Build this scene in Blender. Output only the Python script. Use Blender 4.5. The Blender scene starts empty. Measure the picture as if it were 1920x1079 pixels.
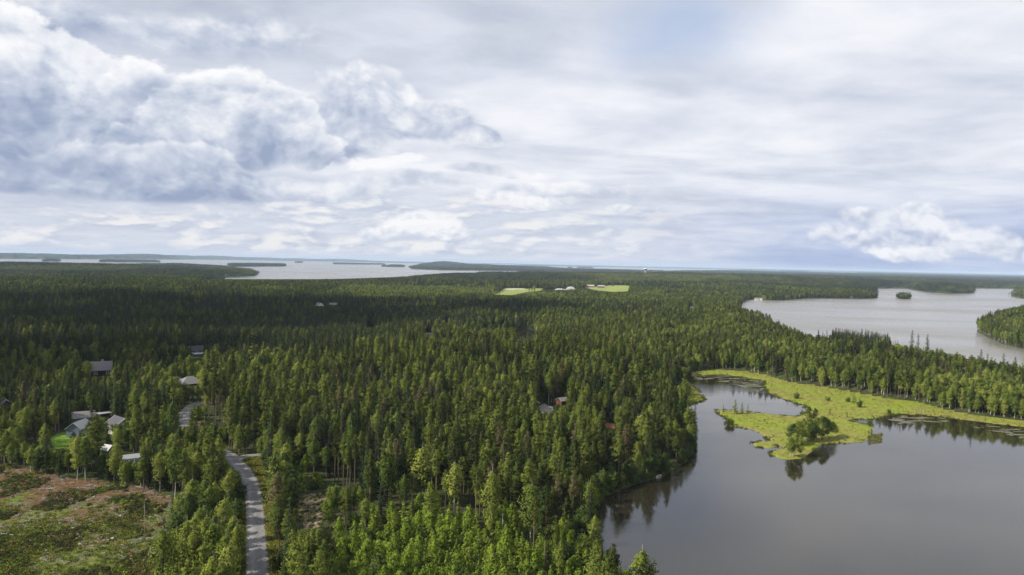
import bpy, bmesh, math, random
import numpy as np
from mathutils import Matrix, Vector

random.seed(7)
RNG = np.random.default_rng(11)
scene = bpy.context.scene
C = scene.collection
R = math.radians

# ------------------------------------------------------------------ camera
W, H = 1920.0, 1079.0
HFOV = 72.0
F = (W / 2) / math.tan(R(HFOV / 2))
CAMZ = 80.0
PITCH = math.atan((H / 2 - 493.0) / F)
ROLL = R(1.22)
_f = np.array([0, math.cos(PITCH), -math.sin(PITCH)])
_r0 = np.array([1.0, 0, 0]); _u0 = np.cross(_r0, _f)
_r = _r0 * math.cos(ROLL) + _u0 * math.sin(ROLL)
_u = _u0 * math.cos(ROLL) - _r0 * math.sin(ROLL)
cam_d = bpy.data.cameras.new('camera'); cam = bpy.data.objects.new('camera', cam_d); C.objects.link(cam)
cam_d.sensor_width = 36; cam_d.lens = 18 / math.tan(R(HFOV / 2))
cam_d.clip_start = 1; cam_d.clip_end = 200000
cam.matrix_world = Matrix(((_r[0], _u[0], -_f[0], 0), (_r[1], _u[1], -_f[1], 0), (_r[2], _u[2], -_f[2], CAMZ), (0, 0, 0, 1)))
scene.camera = cam

# ------------------------------------------------------------------ light
SUN_EL, SUN_AZ = 38.0, -108.0          # azimuth from +Y, negative = left of the view
SKY, EXPO = 0.07, 0.5                 # strength of the sky; the photograph is exposed a little up
wd = bpy.data.worlds.new('World'); scene.world = wd; wd.use_nodes = True
sun_d = bpy.data.lights.new('sun', 'SUN'); sun = bpy.data.objects.new('sun', sun_d); C.objects.link(sun)
sun_d.energy = 5.0; sun_d.angle = R(0.5); sun_d.color = (1.0, 0.93, 0.80)
_s = Vector((math.sin(R(SUN_AZ)) * math.cos(R(SUN_EL)), math.cos(R(SUN_AZ)) * math.cos(R(SUN_EL)), math.sin(R(SUN_EL))))
sun.rotation_euler = _s.to_track_quat('Z', 'Y').to_euler(); sun.location = (0, 0, 300)
vs = scene.view_settings
vs.view_transform = 'Standard'; vs.look = 'None'; vs.exposure = EXPO; vs.gamma = 1; vs.use_curve_mapping = False
cy = scene.cycles
cy.max_bounces = 5; cy.diffuse_bounces = 2; cy.glossy_bounces = 2; cy.transmission_bounces = 2; cy.volume_bounces = 0
cy.transparent_max_bounces = 4; cy.caustics_reflective = False; cy.caustics_refractive = False
cy.use_denoising = True; cy.denoiser = 'OPENIMAGEDENOISE'; cy.denoising_input_passes = 'RGB_ALBEDO_NORMAL'; cy.denoising_prefilter = 'FAST'

def project(x, y, z):
    x = np.asarray(x, float); y = np.asarray(y, float); z = np.asarray(z, float) - CAMZ
    d = x * _f[0] + y * _f[1] + z * _f[2]
    d = np.where(d < 1e-3, 1e-3, d)
    a = (x * _r[0] + y * _r[1] + z * _r[2]) / d; b = (x * _u[0] + y * _u[1] + z * _u[2]) / d
    return W / 2 + a * F, H / 2 - b * F, d
def ray(px, py):
    px = np.asarray(px, float); py = np.asarray(py, float)
    a = (px - W / 2) / F; b = (H / 2 - py) / F
    v = _f[None] + a[..., None] * _r[None] + b[..., None] * _u[None]
    return v
def G(px, py, z=0.0):
    v = ray(np.atleast_1d(px), np.atleast_1d(py))
    vz = np.minimum(v[:, 2], -1.3e-3)
    t = (z - CAMZ) / vz
    return np.stack([v[:, 0] * t, v[:, 1] * t], 1)
def poly(pts, z=0.0):
    p = np.array(pts, float)
    return G(p[:, 0], p[:, 1], z)

# ------------------------------------------------------------------ node helper
class E:
    """tiny expression wrapper that emits Math nodes"""
    def __init__(s, nt, sock): s.nt, s.s = nt, sock
    def _m(s, op, *a, clamp=False):
        n = s.nt.nodes.new('ShaderNodeMath'); n.operation = op; n.use_clamp = clamp
        for i, v in enumerate((s,) + a):
            if isinstance(v, E): s.nt.links.new(v.s, n.inputs[i])
            else: n.inputs[i].default_value = float(v)
        return E(s.nt, n.outputs[0])
    def __add__(s, o): return s._m('ADD', o)
    __radd__ = __add__
    def __sub__(s, o): return s._m('SUBTRACT', o)
    def __rsub__(s, o): return (s * -1) + o
    def __mul__(s, o): return s._m('MULTIPLY', o)
    __rmul__ = __mul__
    def __truediv__(s, o): return s._m('DIVIDE', o)
    def sqrt(s): return s._m('SQRT')
    def pow(s, o): return s._m('POWER', o)
    def max(s, o): return s._m('MAXIMUM', o)
    def min(s, o): return s._m('MINIMUM', o)
    def smax(s, o, k): return s._m('SMOOTH_MAX', o, k)
    def clamp(s): return s._m('ADD', 0.0, clamp=True)
    def step(s, a, b):
        n = s.nt.nodes.new('ShaderNodeMapRange'); n.interpolation_type = 'SMOOTHSTEP'
        s.nt.links.new(s.s, n.inputs[0]); n.inputs[1].default_value = a; n.inputs[2].default_value = b
        return E(s.nt, n.outputs[0])
def nmix(nt, fac, a, b):
    n = nt.nodes.new('ShaderNodeMix'); n.data_type = 'RGBA'
    def put(i, v):
        if isinstance(v, E): nt.links.new(v.s, n.inputs[i])
        elif hasattr(v, 'is_output'): nt.links.new(v, n.inputs[i])
        elif isinstance(v, (int, float)): n.inputs[i].default_value = v
        else: n.inputs[i].default_value = (*v[:3], 1)
    put(0, fac); put(6, a); put(7, b)
    return n.outputs[2]
def vmath(nt, op, a, b=None):
    n = nt.nodes.new('ShaderNodeVectorMath'); n.operation = op
    for i, v in enumerate((a, b)):
        if v is None: continue
        if hasattr(v, 'is_output'): nt.links.new(v, n.inputs[i])
        else: n.inputs[i].default_value = v
    return n.outputs[0]
def noise(nt, vec, scale, detail=4, rough=0.5, dist=0.0, out=0):
    n = nt.nodes.new('ShaderNodeTexNoise'); n.inputs['Scale'].default_value = scale
    n.inputs['Detail'].default_value = detail; n.inputs['Roughness'].default_value = rough; n.inputs['Distortion'].default_value = dist
    if vec is not None: nt.links.new(vec, n.inputs['Vector'])
    return n.outputs[out]
def ramp(nt, fac, stops):
    n = nt.nodes.new('ShaderNodeValToRGB')
    if isinstance(fac, E): fac = fac.s
    nt.links.new(fac, n.inputs[0]); cr = n.color_ramp
    while len(cr.elements) < len(stops): cr.elements.new(0.5)
    for e, (p, c) in zip(cr.elements, stops): e.position = p; e.color = (*c, 1)
    return n.outputs[0]

# ------------------------------------------------------------------ sky with clouds
def build_sky():
    nt = wd.node_tree; nt.nodes.clear()
    out = nt.nodes.new('ShaderNodeOutputWorld'); bg = nt.nodes.new('ShaderNodeBackground')
    bg.inputs[1].default_value = SKY; nt.links.new(bg.outputs[0], out.inputs[0])
    sky = nt.nodes.new('ShaderNodeTexSky'); sky.sky_type = 'NISHITA'; sky.sun_disc = False
    sky.sun_elevation = R(SUN_EL); sky.sun_rotation = R(SUN_AZ)
    tc = nt.nodes.new('ShaderNodeTexCoord'); d = tc.outputs['Generated']
    sp = nt.nodes.new('ShaderNodeSeparateXYZ'); nt.links.new(d, sp.inputs[0])
    x, y, z = (E(nt, o) for o in sp.outputs)
    K = F
    U = x._m('ARCTAN2', y) * K                     # azimuth in 1/F rad
    V = z._m('ARCSINE') * K                        # elevation in 1/F rad
    # slow and fast warping so that no edge is an ellipse
    w1 = noise(nt, d, 5.0, 5, 0.55, out=1)
    ws = nt.nodes.new('ShaderNodeSeparateXYZ'); nt.links.new(w1, ws.inputs[0])
    Uw = U + (E(nt, ws.outputs[0]) - 0.5) * 150; Vw = V + (E(nt, ws.outputs[1]) - 0.5) * 85
    def uv(px, py):
        v = ray(np.array([px]), np.array([py]))[0]; v = v / np.linalg.norm(v)
        return math.atan2(v[0], v[1]) * K, math.asin(v[2]) * K
    def blobs(lst, k=0.12):
        D = None
        for px, py, rx, ry in lst:
            u, v = uv(px, py)
            a = (Uw - u) * (1.0 / rx); b = (Vw - v) * (1.0 / ry)
            e = (a * a + b * b).sqrt() * -1 + 1.0
            D = e if D is None else D.smax(e, k)
        return D
    def stretch(v, sx, sz):
        return vmath(nt, 'MULTIPLY', v, (sx, sx, sz))
    # ---- stratiform sheet on a plane overhead
    zz = z.max(0.0) + 0.10
    cb = nt.nodes.new('ShaderNodeCombineXYZ')
    for i, s in enumerate((x / zz, y / zz)): nt.links.new(s.s, cb.inputs[i])
    plane = cb.outputs[0]
    tilt = nt.nodes.new('ShaderNodeMapping'); tilt.inputs['Rotation'].default_value = (0, 0, R(24)); tilt.inputs['Scale'].default_value = (0.55, 1.0, 1)
    nt.links.new(plane, tilt.inputs[0])
    s1 = E(nt, noise(nt, tilt.outputs[0], 0.85, 7, 0.52, 0.4))
    s2 = E(nt, noise(nt, plane, 2.3, 6, 0.55, 0.3))
    st = s1 * 0.7 + s2 * 0.3
    right = U.step(-250, 420)                          # thin bright veil to the right, thick cover left
    st = st + right * 0.035
    sheet = ramp(nt, st, [(0.35, (0.47, 0.525, 0.64)), (0.45, (0.62, 0.665, 0.765)), (0.53, (0.755, 0.79, 0.875)), (0.62, (0.91, 0.925, 0.97))])
    gx, gy = uv(1275, 40)
    gap = (((Uw - gx) / 190.0)._m('POWER', 2) + ((Vw - gy) / 120.0)._m('POWER', 2)).sqrt()
    hole = (gap * -1 + 1.0 + (s2 - 0.5) * 1.6).step(0.0, 0.9)
    skyb = nmix(nt, 0.62, sky.outputs[0], tuple(v / (SKY * 2 ** EXPO) for v in (.60, .72, .98)))
    S = 1.0 / (SKY * 2 ** EXPO)
    sc_ = nt.nodes.new('ShaderNodeVectorMath'); sc_.operation = 'SCALE'; sc_.inputs[3].default_value = S
    nt.links.new(sheet, sc_.inputs[0])
    col = nmix(nt, hole * -0.75 + 0.98, skyb, sc_.outputs[0])
    def over(col, mask, c):
        v = nt.nodes.new('ShaderNodeVectorMath'); v.operation = 'SCALE'; v.inputs[3].default_value = S
        nt.links.new(c, v.inputs[0])
        return nmix(nt, mask, col, v.outputs[0])
    # ---- rain-blue air low down on the right, paler on the left
    bl = V.step(190, 0); br = U.step(60, 680)
    low = nmix(nt, br, (0.64, 0.69, 0.80), (0.32, 0.43, 0.72))
    n5 = E(nt, noise(nt, stretch(d, 4, 14), 1.0, 4, 0.5))
    col = over(col, (bl * (n5 * 0.9 + 0.30)).clamp() * 0.92, low)
    # ---- puff relief shared by the heaped clouds: noise minus itself shifted towards the light
    def relief(sx, sz, dz, det=7, dx=-0.012):
        a = stretch(d, sx, sz); b = stretch(vmath(nt, 'ADD', d, (dx, 0, dz)), sx, sz)
        na = E(nt, noise(nt, a, 1.0, det, 0.52, 0.25)); nb = E(nt, noise(nt, b, 1.0, det, 0.52, 0.25))
        return na, na - nb
    # ---- low rows of small heaps above the horizon
    n3, r3 = relief(13, 44, 0.006)
    band = V.step(2, 22) * V.step(150, 95) * (U.step(520, -120) * 0.75 + 0.12)
    m3 = ((n3 - 0.50) * 5.0 + 0.5).clamp() * band * 0.85
    c3 = ramp(nt, r3 * 3.0 + (n3 - 0.5) * 1.2 + 0.46, [(0.25, (0.50, 0.56, 0.69)), (0.5, (0.70, 0.74, 0.82)), (0.68, (0.88, 0.88, 0.90)), (0.85, (0.97, 0.95, 0.92))])
    col = over(col, m3, c3)
    # ---- heaped clouds: each heap has a crisp lit rim above, billows, and a grey belly over a flat base
    def puffs(scale, det=3.0):
        v = nt.nodes.new('ShaderNodeTexVoronoi'); v.feature = 'F1'; v.inputs['Scale'].default_value = scale; v.inputs['Detail'].default_value = det
        v.inputs['Roughness'].default_value = 0.62; v.normalize = True
        return v
    wv = vmath(nt, 'ADD', d, vmath(nt, 'MULTIPLY', vmath(nt, 'SUBTRACT', noise(nt, d, 9.0, 4, 0.55, out=1), (.5, .5, .5)), (.09, .09, .09)))
    wz = stretch(wv, 1, 1.35)
    pa = puffs(9.0); nt.links.new(wz, pa.inputs['Vector'])
    pb = puffs(9.0); nt.links.new(vmath(nt, 'ADD', wz, (-0.012, 0.0, 0.024)), pb.inputs['Vector'])
    puff = E(nt, pa.outputs['Distance']) * -1 + 1.0; puff2 = E(nt, pb.outputs['Distance']) * -1 + 1.0
    n4 = E(nt, noise(nt, stretch(d, 7, 11), 1.0, 7, 0.55, 0.3))
    rel = puff - puff2
    pc = puffs(24.0, 2.0); nt.links.new(wz, pc.inputs['Vector']); pd = puffs(24.0, 2.0); nt.links.new(vmath(nt, 'ADD', wz, (-0.005, 0.0, 0.010)), pd.inputs['Vector'])
    pfine = E(nt, pc.outputs['Distance']) * -1 + 1.0; rfine = pfine - (E(nt, pd.outputs['Distance']) * -1 + 1.0)
    n4b = E(nt, noise(nt, stretch(vmath(nt, 'ADD', d, (-0.012, 0.0, 0.020)), 7, 11), 1.0, 5, 0.55, 0.3))
    def heap(col, lst, base, top, fine=False, amp=0.9, soft=0.10, shift=0.0, op=0.97, rimw=0.34):
        D = blobs(lst); pf, rl = (pfine, rfine) if fine else (puff, rel)
        Dm = D + (pf - 0.62) * amp + (n4 - 0.5) * 1.35
        v0 = uv(200, base)[1]; v1 = uv(200, top)[1]
        flat = (V + (n4 - 0.5) * 26).step(v0 - 7, v0 + 9)
        m = Dm.step(0.0, soft) * flat
        up = ((V - v0) * (1.0 / (v1 - v0))).clamp()
        rim = Dm.step(rimw, 0.0)
        f = up * 0.46 + rim * 0.22 + rl * 1.5 + (n4 - n4b) * 1.8 + (n4 - 0.5) * 0.5 + (0.13 + shift)
        c = ramp(nt, f, [(0.06, (0.325, 0.395, 0.555)), (0.26, (0.455, 0.52, 0.66)), (0.45, (0.60, 0.655, 0.77)), (0.66, (0.81, 0.84, 0.90)), (0.88, (0.99, 0.99, 1.0))])
        return over(col, m * op, c)
    col = heap(col, [(60, 25, 420, 45), (420, 60, 190, 40)], 95, -20, soft=0.7, shift=0.03, op=.8)
    col = heap(col, [(700, 190, 105, 62), (790, 235, 130, 44), (600, 235, 150, 60), (880, 255, 80, 22)], 286, 120, soft=0.28, shift=0.02)
    col = heap(col, [(30, 190, 150, 120), (150, 215, 160, 95), (-200, 230, 260, 150), (240, 235, 120, 90)], 372, 70, soft=.11, shift=0.03)
    col = heap(col, [(430, 215, 120, 72), (360, 235, 110, 70), (520, 225, 90, 62), (470, 265, 150, 50), (300, 290, 120, 60)], 345, 130, soft=.13, shift=0.06)
    col = heap(col, [(200, 325, 150, 55), (320, 320, 130, 58), (110, 345, 130, 40), (400, 335, 120, 38), (-120, 330, 200, 60)], 372, 225, shift=-0.03, soft=0.17)
    col = heap(col, [(150, 362, 330, 22), (-150, 362, 300, 24)], 373, 300, shift=-0.06, soft=0.7, op=.9)
    col = heap(col, [(560, 345, 170, 22), (780, 338, 180, 22), (1050, 350, 160, 18), (930, 318, 130, 12)], 366, 300, soft=0.5, shift=0.08, op=.72)
    col = heap(col, [(680, 305, 62, 14), (760, 300, 40, 9)], 318, 292, fine=True, amp=1.3, shift=0.40, soft=0.5, op=.8)
    col = heap(col, [(1690, 425, 75, 34), (1640, 445, 95, 24), (1715, 402, 42, 26), (1640, 410, 50, 20)], 466, 385, fine=True, amp=1.4, shift=0.14, soft=.5, op=.72)
    col = heap(col, [(1830, 455, 62, 24), (1760, 462, 120, 12), (1905, 462, 60, 16), (1795, 445, 40, 20)], 476, 430, fine=True, amp=1.4, shift=0.16, soft=.5, op=.72)
    col = heap(col, [(940, 364, 58, 15), (1015, 374, 48, 13), (1163, 383, 24, 10)], 390, 350, fine=True, amp=1.4, shift=0.20, soft=.6, op=.75)
    col = heap(col, [(790, 428, 80, 24), (850, 440, 50, 28), (720, 440, 60, 16)], 468, 400, fine=True, amp=1.4, shift=0.20, soft=.6, op=.8)
    nt.links.new(col, bg.inputs[0])
    wd.cycles.sampling_method = 'MANUAL'; wd.cycles.sample_map_resolution = 512
build_sky()

# ------------------------------------------------------------------ terrain functions
def _hash(ix, iy, s):
    n = (ix.astype(np.int64) * 374761393 + iy.astype(np.int64) * 668265263 + s * 974634777) & 0xffffffff
    n = ((n ^ (n >> 13)) * 1274126177) & 0xffffffff
    return ((n ^ (n >> 16)) & 0xffff) / 65535.0
def vnoise(x, y, s=0):
    ix = np.floor(x); iy = np.floor(y); fx = x - ix; fy = y - iy
    fx = fx * fx * (3 - 2 * fx); fy = fy * fy * (3 - 2 * fy)
    a = _hash(ix, iy, s); b = _hash(ix + 1, iy, s); c = _hash(ix, iy + 1, s); d = _hash(ix + 1, iy + 1, s)
    return (a * (1 - fx) + b * fx) * (1 - fy) + (c * (1 - fx) + d * fx) * fy
def fbm(x, y, s=0, o=4):
    v = 0; a = 0.5
    for i in range(o):
        v = v + a * vnoise(x, y, s + i); x = x * 2.03 + 7.1; y = y * 2.03 - 3.3; a *= 0.5
    return v
def sstep(a, b, x):
    t = np.clip((x - a) / (b - a), 0, 1); return t * t * (3 - 2 * t)

def sd_poly(P, x, y):
    """signed distance, positive inside"""
    n = len(P); d = np.full(x.shape, 1e18); ins = np.zeros(x.shape, bool)
    for i in range(n):
        ax, ay = P[i]; bx, by = P[(i + 1) % n]
        ex, ey = bx - ax, by - ay; L = ex * ex + ey * ey + 1e-9
        wx = x - ax; wy = y - ay
        t = np.clip((wx * ex + wy * ey) / L, 0, 1)
        d = np.minimum(d, (wx - ex * t) ** 2 + (wy - ey * t) ** 2)
        c = ((ay <= y) & (by > y)) | ((by <= y) & (ay > y))
        if abs(ey) > 1e-12:
            ins ^= c & (x < ax + (y - ay) * ex / ey)
    d = np.sqrt(d)
    return np.where(ins, d, -d)

LAKE_A = poly([(1300, 1400), (1215, 1180), (1150, 1090), (1128, 1040), (1120, 1000), (1118, 960), (1130, 934), (1180, 913), (1245, 893), (1288, 866),
    (1305, 838), (1304, 815), (1294, 790), (1284, 772), (1288, 761), (1306, 756), (1319, 750), (1314, 740), (1300, 726), (1291, 715), (1289, 708),
    (1300, 705), (1318, 703.5), (1362, 703), (1398, 708), (1436, 715), (1434, 725), (1440, 736), (1466, 747), (1493, 755), (1513, 761), (1511, 770), (1504, 779), (1494, 782),
    (1469, 780), (1445, 777.5), (1410, 773.5), (1374, 770.5), (1350, 769), (1342, 770.5), (1348, 776), (1356, 781), (1370, 788), (1363, 795), (1368, 799), (1386, 801), (1416, 807), (1434, 818), (1449, 828),
    (1425, 828.5), (1410, 832), (1416, 838), (1440, 841), (1462, 836), (1470, 841), (1452, 845), (1444, 850), (1456, 858), (1478, 862), (1508, 860), (1520, 848), (1540, 833),
    (1576, 831), (1617, 829), (1630, 822), (1634, 806), (1640, 798), (1620, 796), (1594, 791), (1600, 786.5), (1635, 786), (1656, 781), (1672, 776.5), (1722, 778), (1766, 782), (1826, 790), (1885, 797), (1920, 802),
    (2100, 838), (2500, 910), (3000, 1100), (3000, 1400)])
LAKE_B = poly([(1391, 580), (1400, 592), (1425, 604), (1450, 618), (1482, 636), (1512, 655), (1560, 662), (1640, 671), (1700, 678), (1780, 692), (1850, 710), (1920, 726), (2200, 786),
    (2200, 712), (1990, 672), (1920, 655), (1882, 646), (1855, 634), (1832, 622), (1838, 613), (1870, 600), (1920, 593), (2200, 590), (2200, 562),
    (1960, 562), (1925, 561), (1897, 556), (1902, 549), (1935, 545), (1905, 541.5), (1826, 541), (1826, 550.5), (1781, 551), (1737, 548), (1695, 541), (1639, 541), (1645, 548), (1644, 560),
    (1606, 560.5), (1523, 559.5), (1490, 561.5), (1461, 563.5), (1435, 563), (1418, 560.5), (1400, 563), (1388, 570)])
POND_C = poly([(858, 636), (880, 626), (940, 620), (985, 616.5), (1002, 620), (1008, 640), (1000, 657), (940, 662), (880, 657)])
LAKE_E = poly([(484, 515), (478, 518), (455, 519.5), (420, 521), (424, 528), (470, 531), (520, 532), (640, 533), (750, 528), (843, 521), (893, 520), (970, 515), (985, 509.5),
    (960, 508.5), (893, 507.8), (827, 507.2), (773, 505), (766, 501.7), (790, 499.5), (840, 497.5), (960, 499), (1010, 499.5), (960, 496.3), (820, 494.6), (760, 493.4), (640, 491), (560, 490), (480, 488.5), (367, 487), (290, 487), (100, 486.3), (0, 485.5), (-300, 480.5),
    (-300, 489), (0, 496.5), (213, 499.5), (333, 498), (433, 504), (470, 509), (484, 513)])
LAKE_F = poly([(1022, 501.5), (1053, 505), (1100, 507), (1177, 508.8), (1206, 509.5), (1250, 509.8), (1320, 508.5), (1383, 507), (1383, 505.6), (1300, 504.2), (1240, 502.7), (1100, 500.4), (1030, 499.4)])
LAKE_G = poly([(1413, 507.3), (1463, 508), (1463, 509.2), (1413, 508.9)])
LAKE_H = poly([(1517, 509), (1607, 510.7), (1607, 512.6), (1560, 512.4), (1517, 511.2)])
WATERS = [LAKE_A, LAKE_B, POND_C, LAKE_E, LAKE_F, LAKE_G, LAKE_H]
ISLES = [poly(p) for p in (
    [(1680, 559), (1693, 557), (1708, 558.5), (1707, 561), (1690, 561.5)],
    [(425, 497), (470, 496.5), (537, 497.5), (536, 500), (480, 500.3), (435, 500.8)],
    [(80, 489.7), (95, 489), (112, 489.6), (112, 491), (80, 491)],
    [(187, 490.2), (240, 489.6), (300, 490.6), (300, 492.5), (187, 492.2)],
    [(625, 494.2), (720, 495.8), (722, 496.8), (625, 496)],
    [(726, 499.6), (745, 499), (760, 500), (757, 501.2), (727, 501)],
    [(716, 499.5), (725, 499.7), (725, 500.7), (716, 500.6)],
    [(553, 492.3), (567, 492.5), (567, 493.5), (553, 493.3)],
    [(1080, 501.6), (1116, 502.2), (1110, 503.2), (1083, 502.9)],
    [(1065, 502.2), (1073, 502.4), (1073, 503.2), (1065, 503)])]
BOGS = [poly([(1297, 699), (1339, 694), (1386, 696), (1434, 704), (1481, 718), (1546, 727), (1606, 738), (1665, 749), (1713, 753), (1766, 768), (1826, 780), (1920, 791), (2150, 828), (2150, 860),
              (1920, 825), (1700, 800), (1640, 850), (1500, 880), (1400, 850), (1335, 780), (1335, 765), (1400, 750), (1500, 768), (1460, 752), (1425, 742), (1415, 722), (1400, 714), (1297, 708)]),
        poly([(1266, 728), (1290, 712), (1335, 735), (1335, 760), (1288, 768), (1268, 757)])]
HILLS = []; FARH = []   # (x, y, z, rx, ry)
for px, py, z, rx, ry in ((850, 715, 9, 160, 130), (1150, 700, 4, 90, 110), (1330, 532, 30, 1000, 800), (1560, 527, 16, 1300, 600), (1090, 534, 13, 520, 330),
                          (1280, 562, 9, 200, 120), (1330, 548, 12, 300, 140), (1220, 524, 12, 500, 200), (820, 541, 7, 300, 150), (620, 536, 8, 350, 150), (1500, 530, 10, 300, 120), (1750, 526, 12, 400, 150), (350, 545, 8, 300, 140), (150, 512, 18, 900, 500), (300, 560, 8, 700, 400), (836, 501.2, 62, 330, 520), (890, 503.5, 32, 650, 500), (960, 504, 22, 500, 500), (1350, 615, 6, 250, 160), (1880, 604, 14, 130, 140), (-60, 700, 10, 150, 200)):
    g = G([px], [py])[0]; HILLS.append((g[0], g[1], z, rx, ry))
for px, top, dy in ((-240, 471.5, 12.5), (-60, 474.2, 12.5), (40, 474.6, 12.3), (87, 475.4, 12), (170, 477.4, 10.6), (230, 477.6, 9.5), (273, 476.8, 8.7), (333, 478.6, 7.4), (407, 479.6, 6.3), (455, 481.8, 5.9), (500, 483.0, 5.6), (560, 484.6, 5.3), (640, 485.8, 5.2)):
    dist = CAMZ * F / dy * 1.13; v = ray(np.array([px]), np.array([top]))[0]; v = v / v[1]
    FARH.append((v[0] * dist, dist, max(8, CAMZ + v[2] * dist - 20), 0.05 * dist, 0.085 * dist))

def water_d(x, y):
    w = np.full(x.shape, -1e9)
    for P in WATERS: w = np.maximum(w, sd_poly(P, x, y))
    for P in ISLES: w = np.minimum(w, -sd_poly(P, x, y))
    return w
def bog_w(x, y):
    b = np.full(x.shape, -1e9)
    for P in BOGS: b = np.maximum(b, sd_poly(P, x, y))
    return b
def height(x, y, full=False):
    x = np.asarray(x, float); y = np.asarray(y, float)
    r = np.hypot(x, y)
    d = -water_d(x, y)
    d = d + (fbm(x / 7, y / 7, 5, 3) - 0.44) * 2.6 * np.clip(r / 600, 0.5, 4)
    z = 4.0 + (fbm(x / 170, y / 170, 1, 3) - 0.44) * 6 + (fbm(x / 900, y / 900, 2, 3) - 0.44) * 14 * sstep(900, 2500, r) + (fbm(x / 5000, y / 5000, 3, 2) - 0.3) * 26 * sstep(8000, 16000, r)
    for hx, hy, hz, rx, ry in HILLS:
        z = z + hz * np.exp(-((x - hx) / rx) ** 2 - ((y - hy) / ry) ** 2)
    fh = 0
    for hx, hy, hz, rx, ry in FARH: fh = np.maximum(fh, hz * np.exp(-((x - hx) / rx) ** 2 - ((y - hy) / ry) ** 2))
    z = np.maximum(z + fh, 1.2)
    s = np.clip(r / 700, 1, 8)
    b = bog_w(x, y)
    wood = sstep(-1, 14, -b)
    up = 0.45 * sstep(0, 1.2 * s, d) + wood * (z - 0.45) * sstep(1, 55, d) + (1 - wood) * 0.12 * (fbm(x / 3, y / 3, 9, 3) - .4)
    h = np.where(d > 0, up, -1.6 * sstep(0, 5 * s, -d) - 0.05)
    return (h, d, b) if full else h
def P3(px, py):
    """the point of the terrain seen at a pixel of the photograph"""
    px = np.atleast_1d(np.asarray(px, float)); py = np.atleast_1d(np.asarray(py, float))
    z = np.full(px.shape, 4.0)
    for i in range(12):
        v = ray(px, py); t = (z - CAMZ) / np.minimum(v[:, 2], -1.3e-3)
        x = v[:, 0] * t; y = v[:, 1] * t
        z = z * 0.4 + 0.6 * np.maximum(height(x, y), 0)
    return np.stack([x, y, np.maximum(height(x, y), 0)], 1)

def poly3(pts, *_):
    p = np.array(pts, float); return P3(p[:, 0], p[:, 1])[:, :2]
CLEAR = poly3([(-260, 862), (0, 868), (55, 882), (130, 897), (180, 900), (235, 905), (300, 922), (335, 940), (350, 965), (335, 990), (322, 1030), (318, 1079), (330, 1250), (-260, 1230)])
LAWNS = [poly3([(94, 822), (104, 815), (130, 811), (134, 833), (128, 844), (106, 843), (96, 834)]), poly3([(355, 670), (380, 669), (381, 676), (356, 677)])]
FIELDS = [poly3([(926, 552), (946, 541.2), (1022, 541.2), (1015, 545), (985, 548.5), (962, 555)], 16), poly3([(1096, 539.5), (1120, 537.5), (1153, 535), (1180, 536), (1180, 547), (1148, 549), (1118, 546)], 16)]
HAY = poly3([(944, 543.4), (947, 541), (988, 541), (984, 543.2)], 16)
VERGE = poly3([(508, 1130), (496, 960), (489, 918), (474, 884), (455, 866), (462, 860), (487, 857), (499, 880), (507, 905), (514, 950), (523, 1000), (532, 1079), (536, 1130)])
SANDS = [poly3([(556, 945), (575, 930), (605, 922), (614, 950), (602, 985), (588, 1003), (570, 985), (556, 965)]), poly3([(466, 862), (485, 857), (496, 878), (488, 884), (474, 874)]),
         poly([(372, 822), (385, 812), (398, 820), (396, 834), (380, 834)])]
YARD = poly3([(1010, 762), (1020, 757), (1040, 766), (1040, 775), (1016, 777)], 10)

# ------------------------------------------------------------------ mesh and object helpers
def mesh_np(name, V, Fs, mats=(), midx=None, smooth=False, nrm=None):
    """V (n,3); Fs list of (k,m) int arrays"""
    me = bpy.data.meshes.new(name)
    V = np.asarray(V, np.float32); me.vertices.add(len(V)); me.vertices.foreach_set('co', V.ravel())
    Fs = [np.asarray(f, np.int32) for f in Fs if len(f)]
    loops = np.concatenate([f.ravel() for f in Fs]); tot = np.concatenate([np.full(len(f), f.shape[1], np.int32) for f in Fs])
    st = np.concatenate([[0], np.cumsum(tot)[:-1]]).astype(np.int32)
    me.loops.add(len(loops)); me.loops.foreach_set('vertex_index', loops)
    me.polygons.add(len(tot)); me.polygons.foreach_set('loop_start', st); me.polygons.foreach_set('loop_total', tot)
    for m in mats: me.materials.append(m)
    if midx is not None: me.polygons.foreach_set('material_index', np.asarray(midx, np.int32))
    if smooth: me.polygons.foreach_set('use_smooth', np.ones(len(tot), bool))
    me.update(calc_edges=True); me.validate()
    if nrm is not None:
        me.polygons.foreach_set('use_smooth', np.ones(len(tot), bool)); nrm = nrm / (np.linalg.norm(nrm, axis=1, keepdims=True) + 1e-9)
        me.normals_split_custom_set_from_vertices(nrm.tolist())
    return me
def link(name, me, parent=None, loc=None):
    o = bpy.data.objects.new(name, me); C.objects.link(o)
    if parent is not None: o.parent = parent
    if loc is not None: o.location = loc
    return o
def tag(o, label=None, cat=None, group=None, kind=None):
    if label: o['label'] = label
    if cat: o['category'] = cat
    if group: o['group'] = group
    if kind: o['kind'] = kind
    return o
def empty(name, loc, rz=0.0):
    o = bpy.data.objects.new(name, None); C.objects.link(o); o.location = loc; o.rotation_euler = (0, 0, rz); o.empty_display_size = 1
    return o
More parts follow.
